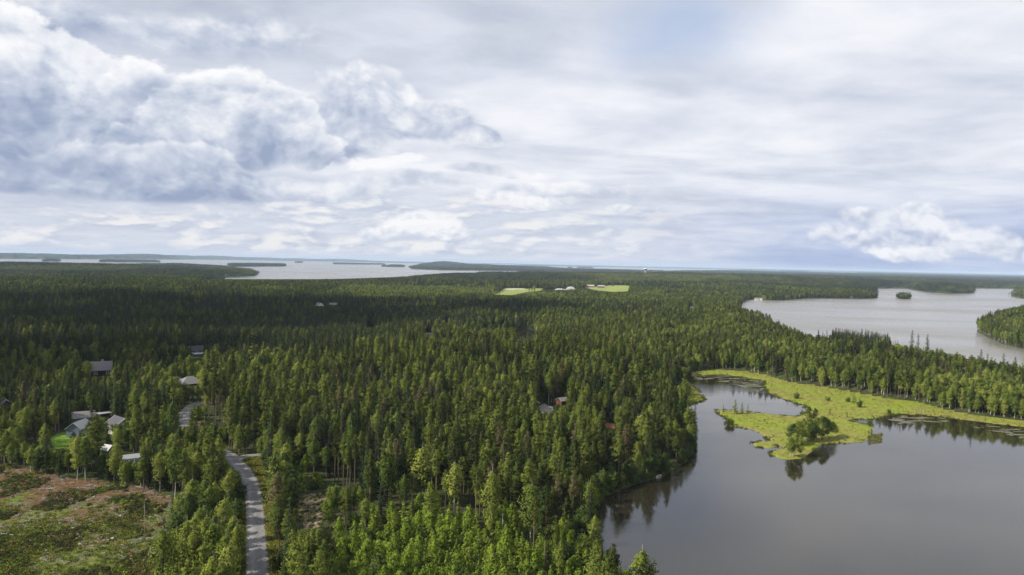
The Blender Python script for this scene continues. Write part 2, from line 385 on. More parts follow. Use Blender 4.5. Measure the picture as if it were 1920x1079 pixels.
class MB:
    """collects boxes, prisms and tubes into one mesh"""
    def __init__(s): s.V, s.Q = [], []; s.n = 0
    def add(s, V, Fc):
        s.V += [tuple(v) for v in V]; s.Q += [tuple(i + s.n for i in f) for f in Fc]; s.n += len(V); return s
    def box(s, x0, x1, y0, y1, z0, z1):
        return s.add([(x0, y0, z0), (x1, y0, z0), (x1, y1, z0), (x0, y1, z0), (x0, y0, z1), (x1, y0, z1), (x1, y1, z1), (x0, y1, z1)],
                     [(0, 3, 2, 1), (4, 5, 6, 7), (0, 1, 5, 4), (1, 2, 6, 5), (2, 3, 7, 6), (3, 0, 4, 7)])
    def tube(s, pts, rad, n=6):
        pts = [Vector(p) for p in pts]; rad = rad if isinstance(rad, (list, tuple)) else [rad] * len(pts)
        V, Fc = [], []
        for i, p in enumerate(pts):
            a = (pts[min(i + 1, len(pts) - 1)] - pts[max(i - 1, 0)]).normalized()
            t = a.cross(Vector((0.31, 0.9, 0.2))).normalized(); b = a.cross(t)
            for k in range(n):
                g = 2 * math.pi * k / n; V.append(p + (t * math.cos(g) + b * math.sin(g)) * rad[i])
        for i in range(len(pts) - 1):
            for k in range(n):
                Fc.append((i * n + k, i * n + (k + 1) % n, (i + 1) * n + (k + 1) % n, (i + 1) * n + k))
        Fc += [tuple(range(n))[::-1], tuple((len(pts) - 1) * n + k for k in range(n))]
        return s.add(V, Fc)
    def mesh(s, name, mat):
        me = bpy.data.meshes.new(name); me.from_pydata(s.V, [], s.Q); me.materials.append(mat); me.update(); return me
    def build(s, name, mat, parent=None): return link(name, s.mesh(name, mat), parent)

# ------------------------------------------------------------------ materials
def new_mat(name):
    m = bpy.data.materials.new(name); m.use_nodes = True; nt = m.node_tree; nt.nodes.clear()
    out = nt.nodes.new('ShaderNodeOutputMaterial'); return m, nt, out
def pbsdf(nt, out, col, rough=0.8, spec=0.3, metal=0.0, bump=None, bstr=0.3, bdist=0.1):
    p = nt.nodes.new('ShaderNodeBsdfPrincipled')
    if isinstance(col, tuple): p.inputs['Base Color'].default_value = (*col, 1)
    else: nt.links.new(col, p.inputs['Base Color'])
    if isinstance(rough, (int, float)): p.inputs['Roughness'].default_value = rough
    else: nt.links.new(rough.s if isinstance(rough, E) else rough, p.inputs['Roughness'])
    p.inputs['Specular IOR Level'].default_value = spec; p.inputs['Metallic'].default_value = metal
    if bump is not None:
        b = nt.nodes.new('ShaderNodeBump'); b.inputs['Strength'].default_value = bstr; b.inputs['Distance'].default_value = bdist
        nt.links.new(bump.s if isinstance(bump, E) else bump, b.inputs['Height']); nt.links.new(b.outputs[0], p.inputs['Normal'])
    nt.links.new(p.outputs[0], out.inputs[0]); return p
def geo_pos(nt): return nt.nodes.new('ShaderNodeNewGeometry').outputs['Position']
def obj_co(nt): return nt.nodes.new('ShaderNodeTexCoord').outputs['Object']

def leaf_mat(name, a, b, c, trans=0.25, var=0.5, sick=False):
    """a..c: foliage colours; varied per tree and per clump"""
    m, nt, out = new_mat(name)
    oi = nt.nodes.new('ShaderNodeObjectInfo'); rnd = E(nt, oi.outputs['Random'])
    n1 = E(nt, noise(nt, obj_co(nt), 0.9, 3, 0.6)); n2 = E(nt, noise(nt, geo_pos(nt), 0.018, 2, 0.5))
    f = ((n1 - 0.5) * 1.3 + rnd * var + (n2 - 0.5) * 1.0 + 0.5 - var / 2).clamp()
    col = ramp(nt, f, [(0.12, a), (0.5, b), (0.9, c)])
    if sick: col = nmix(nt, (rnd * 13.7)._m('FRACT').step(.955, .975) * .75, col, (0.125, 0.098, 0.060))
    d = nt.nodes.new('ShaderNodeBsdfDiffuse'); t = nt.nodes.new('ShaderNodeBsdfTranslucent'); mx = nt.nodes.new('ShaderNodeMixShader')
    mx.inputs[0].default_value = trans
    nt.links.new(col, d.inputs[0]); nt.links.new(col, t.inputs[0]); nt.links.new(d.outputs[0], mx.inputs[1]); nt.links.new(t.outputs[0], mx.inputs[2])
    nt.links.new(mx.outputs[0], out.inputs[0]); return m
M = {}
M['pine'] = leaf_mat('pine_needles', (0.032, 0.047, 0.016), (0.076, 0.104, 0.022), (0.145, 0.178, 0.034), 0.16, 0.85, True)
M['spruce'] = leaf_mat('spruce_needles', (0.018, 0.028, 0.017), (0.034, 0.049, 0.022), (0.066, 0.088, 0.028), 0.08, 0.8, True)
M['birch'] = leaf_mat('birch_leaves', (0.080, 0.118, 0.026), (0.150, 0.190, 0.034), (0.240, 0.270, 0.056), 0.24, 0.8)
M['aspen'] = leaf_mat('alder_leaves', (0.045, 0.070, 0.022), (0.070, 0.102, 0.028), (0.105, 0.140, 0.036), 0.25)
M['young'] = leaf_mat('young_shoots', (0.085, 0.135, 0.018), (0.150, 0.215, 0.026), (0.220, 0.285, 0.038), 0.28)
M['tuft'] = leaf_mat('grass_tuft', (0.115, 0.120, 0.024), (0.178, 0.180, 0.034), (0.235, 0.225, 0.054), 0.2, 0.8)
M['heath'] = leaf_mat('heath_twigs', (0.024, 0.030, 0.013), (0.045, 0.054, 0.019), (0.085, 0.082, 0.030), 0.12, 0.9)
M['grass'] = leaf_mat('clearing_grass', (0.065, 0.085, 0.015), (0.115, 0.143, 0.022), (0.180, 0.198, 0.038), 0.2, 0.8)
def bark_mat(name, lo, hi, spots=False):
    m, nt, out = new_mat(name)
    tc = nt.nodes.new('ShaderNodeTexCoord'); sp = nt.nodes.new('ShaderNodeSeparateXYZ'); nt.links.new(tc.outputs['Generated'], sp.inputs[0])
    n = E(nt, noise(nt, tc.outputs['Object'], 2.4, 4, 0.6))
    if spots: f = (n * 3.0 - 0.9).clamp()
    else: f = ((E(nt, sp.outputs[2]) - 0.25) * 2.2 + (n - 0.5) * 0.9).clamp()
    pbsdf(nt, out, nmix(nt, f, lo, hi), 0.85, 0.2); return m
M['pine_bark'] = bark_mat('pine_bark', (0.12, 0.095, 0.075), (0.36, 0.19, 0.085))
M['spruce_bark'] = bark_mat('spruce_bark', (0.10, 0.085, 0.07), (0.14, 0.12, 0.10))
M['birch_bark'] = bark_mat('birch_bark', (0.10, 0.095, 0.085), (0.62, 0.59, 0.53), True)
M['dead_bark'] = bark_mat('dead_bark', (0.20, 0.19, 0.175), (0.36, 0.34, 0.31))

def plain(name, c, rough=0.7, spec=0.3, var=0.25, scale=1.5, metal=0.0):
    m, nt, out = new_mat(name)
    n = noise(nt, obj_co(nt), scale, 4, 0.6)
    pbsdf(nt, out, ramp(nt, n, [(0.25, tuple(v * (1 - var) for v in c)), (0.75, tuple(min(1, v * (1 + var)) for v in c))]), rough, spec, metal); return m
M['white'] = plain('white_paint', (0.72, 0.72, 0.70), 0.6, 0.3, 0.08)
M['pale_roof'] = plain('pale_metal_roof', (0.30, 0.31, 0.32), 0.5, 0.4, 0.12)
M['grey_roof'] = plain('grey_tile_roof', (0.17, 0.165, 0.165), 0.85, 0.2, 0.2, 3)
M['dark_roof'] = plain('dark_roof', (0.055, 0.055, 0.065), 0.7, 0.3, 0.2, 3)
M['brown_wall'] = plain('dark_brown_boards', (0.035, 0.026, 0.022), 0.8, 0.2)
M['blue_wall'] = plain('blue_grey_boards', (0.13, 0.16, 0.20), 0.75, 0.2, 0.12)
M['cream_wall'] = plain('cream_boards', (0.55, 0.52, 0.44), 0.7, 0.25, 0.08)
M['red_wall'] = plain('red_ochre_boards', (0.26, 0.055, 0.04), 0.85, 0.15, 0.2)
M['brown_red'] = plain('brown_red_boards', (0.12, 0.045, 0.035), 0.85, 0.15, 0.2)
M['orange_roof'] = plain('rusty_orange_roof', (0.24, 0.11, 0.055), 0.8, 0.2, 0.3)
M['concrete'] = plain('concrete', (0.38, 0.37, 0.35), 0.85, 0.2, 0.12, 0.4)
M['glass'] = plain('window_glass', (0.03, 0.035, 0.045), 0.08, 0.6, 0.1)
M['wood'] = plain('weathered_wood', (0.30, 0.26, 0.21), 0.85, 0.2, 0.3, 2)
M['stone'] = plain('granite', (0.30, 0.29, 0.28), 0.85, 0.25, 0.3, 2)
M['cut'] = plain('fresh_cut_wood', (0.30, 0.25, 0.18), 0.8, 0.2, 0.2, 3)

def ground_mat(name, stops, scale, detail=6, stops2=None, scale2=0.05, bump=0.4, bd=0.2):
    m, nt, out = new_mat(name); p = geo_pos(nt)
    n = noise(nt, p, scale, detail, 0.62); c = ramp(nt, n, stops)
    if stops2:
        c2 = ramp(nt, n, stops2); f = E(nt, noise(nt, p, scale2, 4, 0.55)).step(0.46, 0.56); c = nmix(nt, f, c, c2)
    pbsdf(nt, out, c, 0.95, 0.1, 0, n, bump, bd); return m
M['floor'] = ground_mat('forest_floor', [(0.3, (0.018, 0.020, 0.010)), (0.5, (0.035, 0.038, 0.016)), (0.7, (0.065, 0.058, 0.030))], 0.35, 6, [(0.3, (0.022, 0.030, 0.010)), (0.7, (0.060, 0.078, 0.022))], 0.04)
M['far'] = ground_mat('far_forest_canopy', [(0.3, (0.016, 0.024, 0.014)), (0.5, (0.026, 0.038, 0.018)), (0.7, (0.042, 0.058, 0.022))], 0.02, 5, [(0.3, (0.022, 0.032, 0.015)), (0.7, (0.055, 0.072, 0.024))], 0.0016)
M['lawn'] = ground_mat('mown_lawn', [(0.3, (0.085, 0.15, 0.018)), (0.7, (0.14, 0.23, 0.028))], 0.5, 4)
M['field'] = ground_mat('hay_field', [(0.3, (0.15, 0.19, 0.045)), (0.7, (0.24, 0.27, 0.075))], 0.05, 4)
M['hay'] = ground_mat('cut_hay', [(0.3, (0.30, 0.31, 0.22)), (0.7, (0.42, 0.42, 0.32))], 0.1, 4)
M['verge'] = ground_mat('verge_grass', [(0.3, (0.055, 0.070, 0.016)), (0.5, (0.115, 0.115, 0.028)), (0.7, (0.20, 0.165, 0.060))], 0.5, 5, [(0.3, (0.06, 0.085, 0.018)), (0.7, (0.15, 0.16, 0.035))], 0.12)
M['sand'] = ground_mat('bare_sand', [(0.3, (0.12, 0.10, 0.065)), (0.5, (0.23, 0.18, 0.12)), (0.7, (0.34, 0.27, 0.19))], 0.6, 6)
M['gravel'] = ground_mat('yard_gravel', [(0.3, (0.20, 0.19, 0.175)), (0.7, (0.34, 0.32, 0.30))], 1.0, 5)
def bog_mat():
    m, nt, out = new_mat('bog_sedge'); p = geo_pos(nt)
    n = noise(nt, p, 0.28, 7, 0.65); n2 = E(nt, noise(nt, p, 0.030, 4, 0.6, 0.5)); n3 = E(nt, noise(nt, p, 0.09, 4, 0.6, 0.5))
    a = ramp(nt, n, [(0.28, (0.145, 0.140, 0.032)), (0.5, (0.178, 0.176, 0.040)), (0.72, (0.21, 0.205, 0.054))])
    b = ramp(nt, n, [(0.28, (0.135, 0.165, 0.021)), (0.5, (0.165, 0.198, 0.026)), (0.72, (0.20, 0.228, 0.036))])
    c = ramp(nt, n, [(0.28, (0.10, 0.085, 0.030)), (0.72, (0.21, 0.175, 0.070))])
    col = nmix(nt, n2.step(0.42, 0.58), a, b); col = nmix(nt, n3.step(0.57, 0.70) * 0.6, col, c)
    pbsdf(nt, out, col, 0.95, 0.1, 0, n, 0.35, 0.3); return m
M['bog'] = bog_mat()
def clear_mat():
    m, nt, out = new_mat('clear_cut_ground'); p = geo_pos(nt)
    n = noise(nt, p, 0.8, 7, 0.68); n2 = E(nt, noise(nt, p, 0.07, 5, 0.6, 0.6)); n3 = E(nt, noise(nt, p, 0.33, 5, 0.65, 0.6))
    red = ramp(nt, n, [(0.3, (0.042, 0.026, 0.014)), (0.5, (0.108, 0.060, 0.030)), (0.72, (0.18, 0.118, 0.068))])
    grn = ramp(nt, n, [(0.3, (0.035, 0.052, 0.012)), (0.5, (0.090, 0.118, 0.021)), (0.72, (0.155, 0.175, 0.038))])
    gry = ramp(nt, n, [(0.3, (0.045, 0.039, 0.032)), (0.5, (0.115, 0.10, 0.088)), (0.72, (0.23, 0.21, 0.19))])
    sp = nt.nodes.new('ShaderNodeSeparateXYZ'); nt.links.new(p, sp.inputs[0])
    near = (E(nt, sp.outputs[1]) * -1 + 236) * (1 / 40.0)
    col = nmix(nt, (n2 - 0.5 + near * 0.16 - 0.17).step(-0.06, 0.10), red, grn); col = nmix(nt, n3.step(0.53, 0.72) * 0.42, col, gry)
    pbsdf(nt, out, col, 0.95, 0.1, 0, n, 0.8, 0.4); return m
M['clear'] = clear_mat()
def water_mat(name, base, r0, r1, scale, bump, dist, fl=0.02, ior=1.333):
    m, nt, out = new_mat(name); p = geo_pos(nt)
    st = vmath(nt, 'MULTIPLY', p, (0.55, 1.0, 1.0))
    n = noise(nt, st, scale, 5, 0.6); big = E(nt, noise(nt, vmath(nt, 'MULTIPLY', p, (0.35, 1.0, 1.0)), fl, 4, 0.55, 0.4)).step(0.38, 0.62)
    pr = pbsdf(nt, out, base, big * (r1 - r0) + r0, 0.5, 0, n, bump, dist); pr.inputs['IOR'].default_value = ior; return m
M['lake_calm'] = water_mat('lake_water', (0.017, 0.0145, 0.0088), 0.012, 0.17, 0.9, 0.15, 0.06, 0.018, 1.62)
M['lake_wind'] = water_mat('rippled_lake_water', (0.150, 0.140, 0.120), 0.18, 0.30, 0.5, 0.25, 0.2, 0.006)
def road_mat():
    m, nt, out = new_mat('gravel_road')
    uv = nt.nodes.new('ShaderNodeAttribute'); uv.attribute_name = 'across'
    p = geo_pos(nt); a = E(nt, uv.outputs['Fac'])
    n = E(nt, noise(nt, p, 1.6, 6, 0.65)); n2 = E(nt, noise(nt, vmath(nt, 'MULTIPLY', p, (1.6, 0.12, 1)), 1.0, 4, 0.6))
    tr = (((a - 0.30) * 9)._m('POWER', 2) * -1)._m('EXPONENT') + (((a - 0.72) * 9)._m('POWER', 2) * -1)._m('EXPONENT')
    ed = ((a - 0.5)._m('ABSOLUTE')).step(0.40, 0.5)
    f = (n - 0.5) * 0.22 + (n2 - 0.5) * 0.3 + 0.46 + tr * 0.16 - ed * 0.12
    col = ramp(nt, f, [(0.28, (0.10, 0.098, 0.10)), (0.5, (0.165, 0.162, 0.165)), (0.75, (0.25, 0.245, 0.245))])
    pbsdf(nt, out, col, 0.95, 0.1, 0, n, 0.3, 0.05); return m
M['road'] = road_mat()

# ------------------------------------------------------------------ ground, water, roads
def build_ground():
    hy = 493.0
    th = np.radians(np.concatenate([np.arange(-180, -41, 3.0), np.arange(-41, 41.01, 0.095), np.arange(43, 179, 3.0)]))
    dy = np.concatenate([np.linspace(1500, 720, 40), np.arange(718, 60, -1.7), np.arange(60, 20, -1.0), np.arange(20, 14, -0.45), np.arange(14, 1.9, -0.22)])
    r = CAMZ * F / dy
    r = np.concatenate([[2.0, 25.0, 50.0], r])
    T, Rr = np.meshgrid(th, r)            # rows r, cols theta
    x = np.sin(T) * Rr; y = np.cos(T) * Rr
    h, d, b = height(x.ravel(), y.ravel(), True); x = x.ravel(); y = y.ravel()
    rr = np.hypot(x, y)
    # far away the sheet carries the height of the wood itself
    can = sstep(7000, 9000, rr) * (d > 25) * (9 + 9 * fbm(x / 90, y / 90, 21, 3))
    h = h + can
    n, m = len(r), len(th)
    ii, jj = np.meshgrid(np.arange(n - 1), np.arange(m), indexing='ij')
    j2 = (jj + 1) % m
    Q = np.stack([ii * m + jj, ii * m + j2, (ii + 1) * m + j2, (ii + 1) * m + jj], -1).reshape(-1, 4)[:, ::-1]
    cx = x[Q].mean(1); cyy = y[Q].mean(1); cd = d[Q].mean(1); cb = b[Q].mean(1); cr = np.hypot(cx, cyy)
    near = np.where(cr < 2500)[0]
    zone = np.zeros(len(Q), int)
    def mark(P, k, jit=0.0, extra=0):
        q = near[(cx[near] > P[:, 0].min() - 5) & (cx[near] < P[:, 0].max() + 5) & (cyy[near] > P[:, 1].min() - 5) & (cyy[near] < P[:, 1].max() + 5)]
        s = sd_poly(P, cx[q], cyy[q]) + (fbm(cx[q] / 4, cyy[q] / 4, 31, 3) - 0.44) * jit
        zone[q[s > 0]] = k
    zone[(cb > 0) & (cd > -8)] = 1
    mark(CLEAR, 2, 8); mark(VERGE, 5, 1.5)
    for P in SANDS: mark(P, 6, 4)
    for P in LAWNS: mark(P, 3, 0.5)
    for P in FIELDS: mark(P, 4)
    mark(HAY, 7); mark(YARD, 8, 1)
    zone[cr > 8000] = 9
    for k, (nm, mt) in enumerate((('ground', 'floor'), ('bog', 'bog'), ('clearing', 'clear'), ('lawn', 'lawn'), ('field', 'field'), ('verge', 'verge'), ('bare_sand', 'sand'), ('hay_field', 'hay'), ('gravel_yard', 'gravel'), ('distant_hills', 'far'))):
        q = Q[zone == k]
        if not len(q): continue
        u, inv = np.unique(q, return_inverse=True)
        me = mesh_np(nm, np.stack([x[u], y[u], h[u]], 1), [inv.reshape(-1, 4)], [M[mt]], None, True)
        tag(link(nm, me), kind='structure')
build_ground()
def sheet(name, pts, mat, z=0.0):
    me = bpy.data.meshes.new(name); bm = bmesh.new()
    f = bm.faces.new([bm.verts.new((p[0], p[1], z)) for p in pts]); f.normal_update()
    if f.normal.z < 0: f.normal_flip()
    bmesh.ops.triangulate(bm, faces=[f]); bm.to_mesh(me); bm.free(); me.materials.append(M[mat])
    return tag(link(name, me), kind='structure')
def grow(P, k):
    e = np.roll(P, -1, 0) - np.roll(P, 1, 0); nrm = np.stack([e[:, 1], -e[:, 0]], 1) / np.linalg.norm(e, axis=1, keepdims=True)
    ar = 0.5 * np.sum(P[:, 0] * np.roll(P[:, 1], -1) - np.roll(P[:, 0], -1) * P[:, 1])
    return P + nrm * (k if ar > 0 else -k)
A = LAKE_A
lo = A.min(0); hi = A.max(0)
sheet('lake', [(lo[0] - 40, lo[1] - 40), (hi[0] + 40, lo[1] - 40), (hi[0] + 40, 640), (lo[0] - 40, 640)], 'lake_calm')
sheet('second_lake', poly([(1370, 572), (1400, 555), (1650, 536), (2200, 536), (2250, 820), (1930, 740), (1500, 680), (1385, 600)]), 'lake_wind')
sheet('pond', poly([(840, 640), (880, 618), (1015, 608), (1020, 660), (940, 668), (870, 665)]), 'lake_calm')
sheet('great_lake', poly([(-500, 475), (300, 481), (1050, 493.6), (1400, 502), (1700, 509), (1700, 514.5), (1500, 512.5), (1250, 511), (1060, 511), (1000, 518), (640, 535), (420, 533), (415, 520), (333, 503), (-500, 500)]), 'lake_wind')

def spline(pts, step=2.0):
    P = np.array(pts); out = []
    for i in range(len(P) - 1):
        p0, p1, p2, p3 = P[max(i - 1, 0)], P[i], P[i + 1], P[min(i + 2, len(P) - 1)]
        k = max(2, int(np.linalg.norm(p2 - p1) / step))
        for t in np.linspace(0, 1, k, endpoint=False):
            out.append(0.5 * (2 * p1 + (p2 - p0) * t + (2 * p0 - 5 * p1 + 4 * p2 - p3) * t * t + (3 * p1 - p0 - 3 * p2 + p3) * t ** 3))
    out.append(P[-1]); return np.array(out)
def ribbon(name, px, width, lift=0.22):
    p3 = P3([p[0] for p in px], [p[1] for p in px]); S = spline(p3[:, :2])
    t = np.gradient(S, axis=0); t /= np.linalg.norm(t, axis=1, keepdims=True); nn = np.stack([t[:, 1], -t[:, 0]], 1)
    zc = height(S[:, 0], S[:, 1]); k = np.ones(9) / 9; zc = np.convolve(np.pad(zc, 4, 'edge'), k, 'valid')
    offs = [-0.5 * width - 1.2, -0.5 * width, -0.25 * width, 0, 0.25 * width, 0.5 * width, 0.5 * width + 1.2]; dz = [-0.9, lift, lift + 0.05, lift + 0.08, lift + 0.05, lift, -0.9]
    w = (fbm(S[:, 0] / 5, S[:, 1] / 5, 77, 2) - 0.4) * 0.6
    V = []; ac = []
    for i in range(len(S)):
        for j, (o, z_) in enumerate(zip(offs, dz)):
            oo = o + (w[i] if j >= 5 else -w[i] if j <= 1 else 0); q = S[i] + nn[i] * oo
            V.append((q[0], q[1], max(zc[i], height(np.array([q[0]]), np.array([q[1]]))[0] if 0 < j < 6 else zc[i]) + z_)); ac.append(min(1, max(0, j / 6)))
    m = len(offs); Q = [(i * m + j, i * m + j + 1, (i + 1) * m + j + 1, (i + 1) * m + j) for i in range(len(S) - 1) for j in range(m - 1)]
    me = mesh_np(name, V, [np.array(Q)], [M['road']], None, True)
    at = me.attributes.new('across', 'FLOAT', 'POINT'); at.data.foreach_set('value', np.array(ac, np.float32))
    tag(link(name, me), kind='structure'); return S
ROAD_PX = [(492, 1260), (489, 1150), (487, 1079), (484, 1020), (482, 960), (476, 923), (470, 903), (460, 886), (449, 873), (437, 861), (420, 850), (392, 838), (364, 824), (347, 808), (341, 794), (346, 779), (354, 768), (364, 760), (378, 757), (405, 754)]
S_ROAD = ribbon('road', ROAD_PX, 5.6)
S_SIDE = ribbon('side_road', [(443, 863), (456, 857.5), (476, 855), (502, 852)], 3.4, 0.24)

# ------------------------------------------------------------------ tree meshes
def cards(P, N, s, asp=0.6, rng=RNG):
    """pointed leaf-sprays: diamonds centred on P facing N"""
    P = np.asarray(P, float); N = np.asarray(N, float); n = len(P)
    N = N / (np.linalg.norm(N, axis=1, keepdims=True) + 1e-9)
    t = np.cross(N, rng.normal(size=(n, 3))); t /= (np.linalg.norm(t, axis=1, keepdims=True) + 1e-9); b = np.cross(N, t)
    s = np.broadcast_to(np.asarray(s, float).reshape(-1, 1), (n, 1))
    V = np.stack([P + t * s, P + b * s * asp, P - t * s * .9, P - b * s * asp], 1).reshape(-1, 3)
    return V, np.arange(4 * n).reshape(n, 4)
def sprays(P, D, s, asp, rng=RNG, flat=0.6):
    """needle sprays: diamonds whose long axis follows D"""
    D = D / (np.linalg.norm(D, axis=1, keepdims=True) + 1e-9); n = len(P)
    up = rng.normal(size=(n, 3)) * flat + np.array([0, 0, 1.0])
    b = np.cross(D, up); b /= (np.linalg.norm(b, axis=1, keepdims=True) + 1e-9)
    s = np.broadcast_to(np.asarray(s, float).reshape(-1, 1), (n, 1))
    V = np.stack([P - D * s * .7, P + b * s * asp, P + D * s, P - b * s * asp], 1).reshape(-1, 3)
    return V, np.arange(4 * n).reshape(n, 4)
def tubes(lst, n=5):
    V, Q = [], []; o = 0
    for pts, rad in lst:
        pts = np.asarray(pts, float)
        for i, p in enumerate(pts):
            a = pts[min(i + 1, len(pts) - 1)] - pts[max(i - 1, 0)]; a = a / (np.linalg.norm(a) + 1e-9)
            t = np.cross(a, (0.31, 0.9, 0.21)); t /= np.linalg.norm(t); b = np.cross(a, t)
            for k in range(n):
                g = 2 * math.pi * k / n; V.append(p + (t * math.cos(g) + b * math.sin(g)) * rad[i])
        for i in range(len(pts) - 1):
            for k in range(n): Q.append((o + i * n + k, o + i * n + (k + 1) % n, o + (i + 1) * n + (k + 1) % n, o + (i + 1) * n + k))
        o += n * len(pts)
    return np.array(V), np.array(Q)
def merge(parts):
    V, Q = [], []; o = 0
    for v, q in parts:
        V.append(v); Q.append(q + o); o += len(v)
    return np.concatenate(V), np.concatenate(Q)
def stem(Ht, r, rng, lean=0.02, n=6, top=0.98):
    zs = np.linspace(0, Ht * top, n); wob = np.cumsum(rng.normal(size=(n, 2)) * lean * Ht / n, 0); wob -= wob[0]
    pts = np.column_stack([wob, zs]); rad = r * (1 - zs / Ht * 0.88); rad[0] *= 1.25
    return pts, rad
def at_h(pts, z):
    return np.array([np.interp(z, pts[:, 2], pts[:, 0]), np.interp(z, pts[:, 2], pts[:, 1]), z])

def t_pine(seed, Ht=18.0, bare=0.48, wid=2.6, dens=1.0):
    g = np.random.default_rng(seed); pts, rad = stem(Ht, 0.19, g, 0.03, 7)
    wood = [(pts, rad)]; P, N, S = [], [], []
    z = Ht * bare; side = g.uniform(0, 2 * math.pi)
    while z < Ht * 0.99:
        f = (z - Ht * bare) / (Ht * (1 - bare))
        prof = ((0.62 + 1.5 * f) if f < 0.25 else (1.0 - ((f - 0.25) / 0.75) ** 1.25) * 0.93 + 0.07)
        for k in range(g.integers(4, 6)):
            if g.random() < 0.08 + 0.25 * (f < 0.15): continue
            az = g.uniform(0, 2 * math.pi); L = wid * prof * g.uniform(0.55, 1.12) * (1 + .14 * math.cos(az - side)); rise = 0.10 + 0.70 * f + g.uniform(-.12, .15)
            b0 = at_h(pts, z); di = np.array([math.cos(az), math.sin(az), rise]); tip = b0 + di * L
            if f < 0.9: wood.append(([b0, b0 + di * L * 0.5 - np.array([0, 0, .05 * L]), tip], [0.045, 0.03, 0.01]))
            nq = 4 if L > 1.4 else 3 if L > .7 else 1
            for q in range(nq):
                c = b0 + di * L * (0.32 + 0.68 * (q + .5) / nq) + g.normal(size=3) * 0.12; m = int(9 * dens * (0.75 + 0.2 * q))
                o = g.normal(size=(m, 3)) * np.array([.33, .33, .20]) * (.6 + .4 * min(1, L)); P.append(c + o)
                N.append(o * np.array([1.0, 1.0, 1.6]) + np.array([0, 0, .30]) + di * 0.12 + g.normal(size=(m, 3)) * .16); S.append(g.uniform(0.17, 0.31, m))
        z += g.uniform(0.42, 0.68)
    return tubes(wood[:1], 7), tubes(wood[1:], 3) if len(wood) > 1 else None, cards(np.concatenate(P), np.concatenate(N), np.concatenate(S), 0.55, g)
def t_spruce(seed, Ht=18.0, bare=0.06, wid=2.1, step=0.42, n0=7, fat=1.0):
    g = np.random.default_rng(seed); pts, rad = stem(Ht, 0.17, g, 0.006, 5, 0.99)
    P, D, S = [], [], []; z = Ht * bare; wood = []
    while z < Ht * 0.985:
        f = (z - Ht * bare) / (Ht * (1 - bare)); R_ = wid * (1 - f) ** 0.82 * (1 - 0.35 * max(0, 0.15 - f) / .15) * g.uniform(0.80, 1.12) + 0.10
        for k in range(max(3, int(n0 * (1 - 0.4 * f)))):
            az = g.uniform(0, 2 * math.pi); L = R_ * g.uniform(0.72, 1.1); droop = 0.30 - 0.62 * f
            b0 = at_h(pts, z); di = np.array([math.cos(az), math.sin(az), 0])
            m = max(3, int(L / 0.21))
            tt = (np.arange(m) + 0.6) / m
            c = b0 + di * (L * tt)[:, None]; c[:, 2] += -droop * L * tt + 0.26 * L * tt ** 2.4
            c += g.normal(size=c.shape) * 0.07 * fat
            sd = g.choice([-1, 1], m) * g.uniform(0.15, 0.9, m)
            dd = di[None] + np.cross(di, (0, 0, 1))[None] * sd[:, None]; dd[:, 2] += -0.28 - 0.15 * g.random(m)
            P.append(c); D.append(dd); S.append(g.uniform(0.24, 0.40, m) * (0.55 + 0.45 * min(1, L)) * fat)
        z += step * g.uniform(0.8, 1.2) * (0.75 + 0.25 * (1 - f))
    P.append(pts[-1][None] + np.array([[0, 0, .1]])); D.append(np.array([[0.0, 0, 1]])); S.append(np.array([.32]))
    return tubes([(pts, rad)], 6), None, sprays(np.concatenate(P), np.concatenate(D), np.concatenate(S), 0.42, g)
def t_broad(seed, Ht=15.0, bare=0.22, wid=2.3, peak=0.38, card=0.26, dens=1.0, weep=0.5, clump=30, r=0.13):
    g = np.random.default_rng(seed); pts, rad = stem(Ht, r, g, 0.035, 8, 0.97)
    wood = []; P, N, S = [], [], []
    nb = int(34 * dens * (0.6 + 0.4 * Ht / 15))
    for i in range(nb):
        f = ((i + g.random()) / nb) ** 0.9; z0 = Ht * (bare + (0.97 - bare) * f * 0.86)
        prof = (0.45 + 0.55 * f / peak) if f < peak else max(0.10, (1 - ((f - peak) / (1 - peak)) ** 1.7))
        az = i * 2.4 + g.uniform(-.5, .5); L = wid * prof * g.uniform(0.6, 1.15); rise = g.uniform(0.5, 1.0)
        b0 = at_h(pts, z0); di = np.array([math.cos(az), math.sin(az), rise]); tip = b0 + di * L
        wood.append(([b0, b0 + di * L * 0.55, tip], [0.05 * (1.1 - f), 0.03 * (1.1 - f), 0.008]))
        for q in range(3):
            c = b0 + di * L * (0.35 + 0.33 * q) + g.normal(size=3) * 0.2; m = int(clump * g.uniform(0.55, 1.25) * (0.55 + 0.2 * q))
            o = g.normal(size=(m, 3)) * np.array([.46, .46, .40]) * (0.55 + 0.45 * min(1.3, L / 1.3)); o[:, 2] -= weep * np.abs(g.normal(size=m)) * 0.55
            P.append(c + o); N.append(o + np.array([0, 0, .32]) + di * .3 + g.normal(size=(m, 3)) * .28); S.append(g.uniform(0.7, 1.25, m) * card)
    return tubes([(pts, rad)], 7), tubes(wood, 3), cards(np.concatenate(P), np.concatenate(N), np.concatenate(S), 0.62, g)
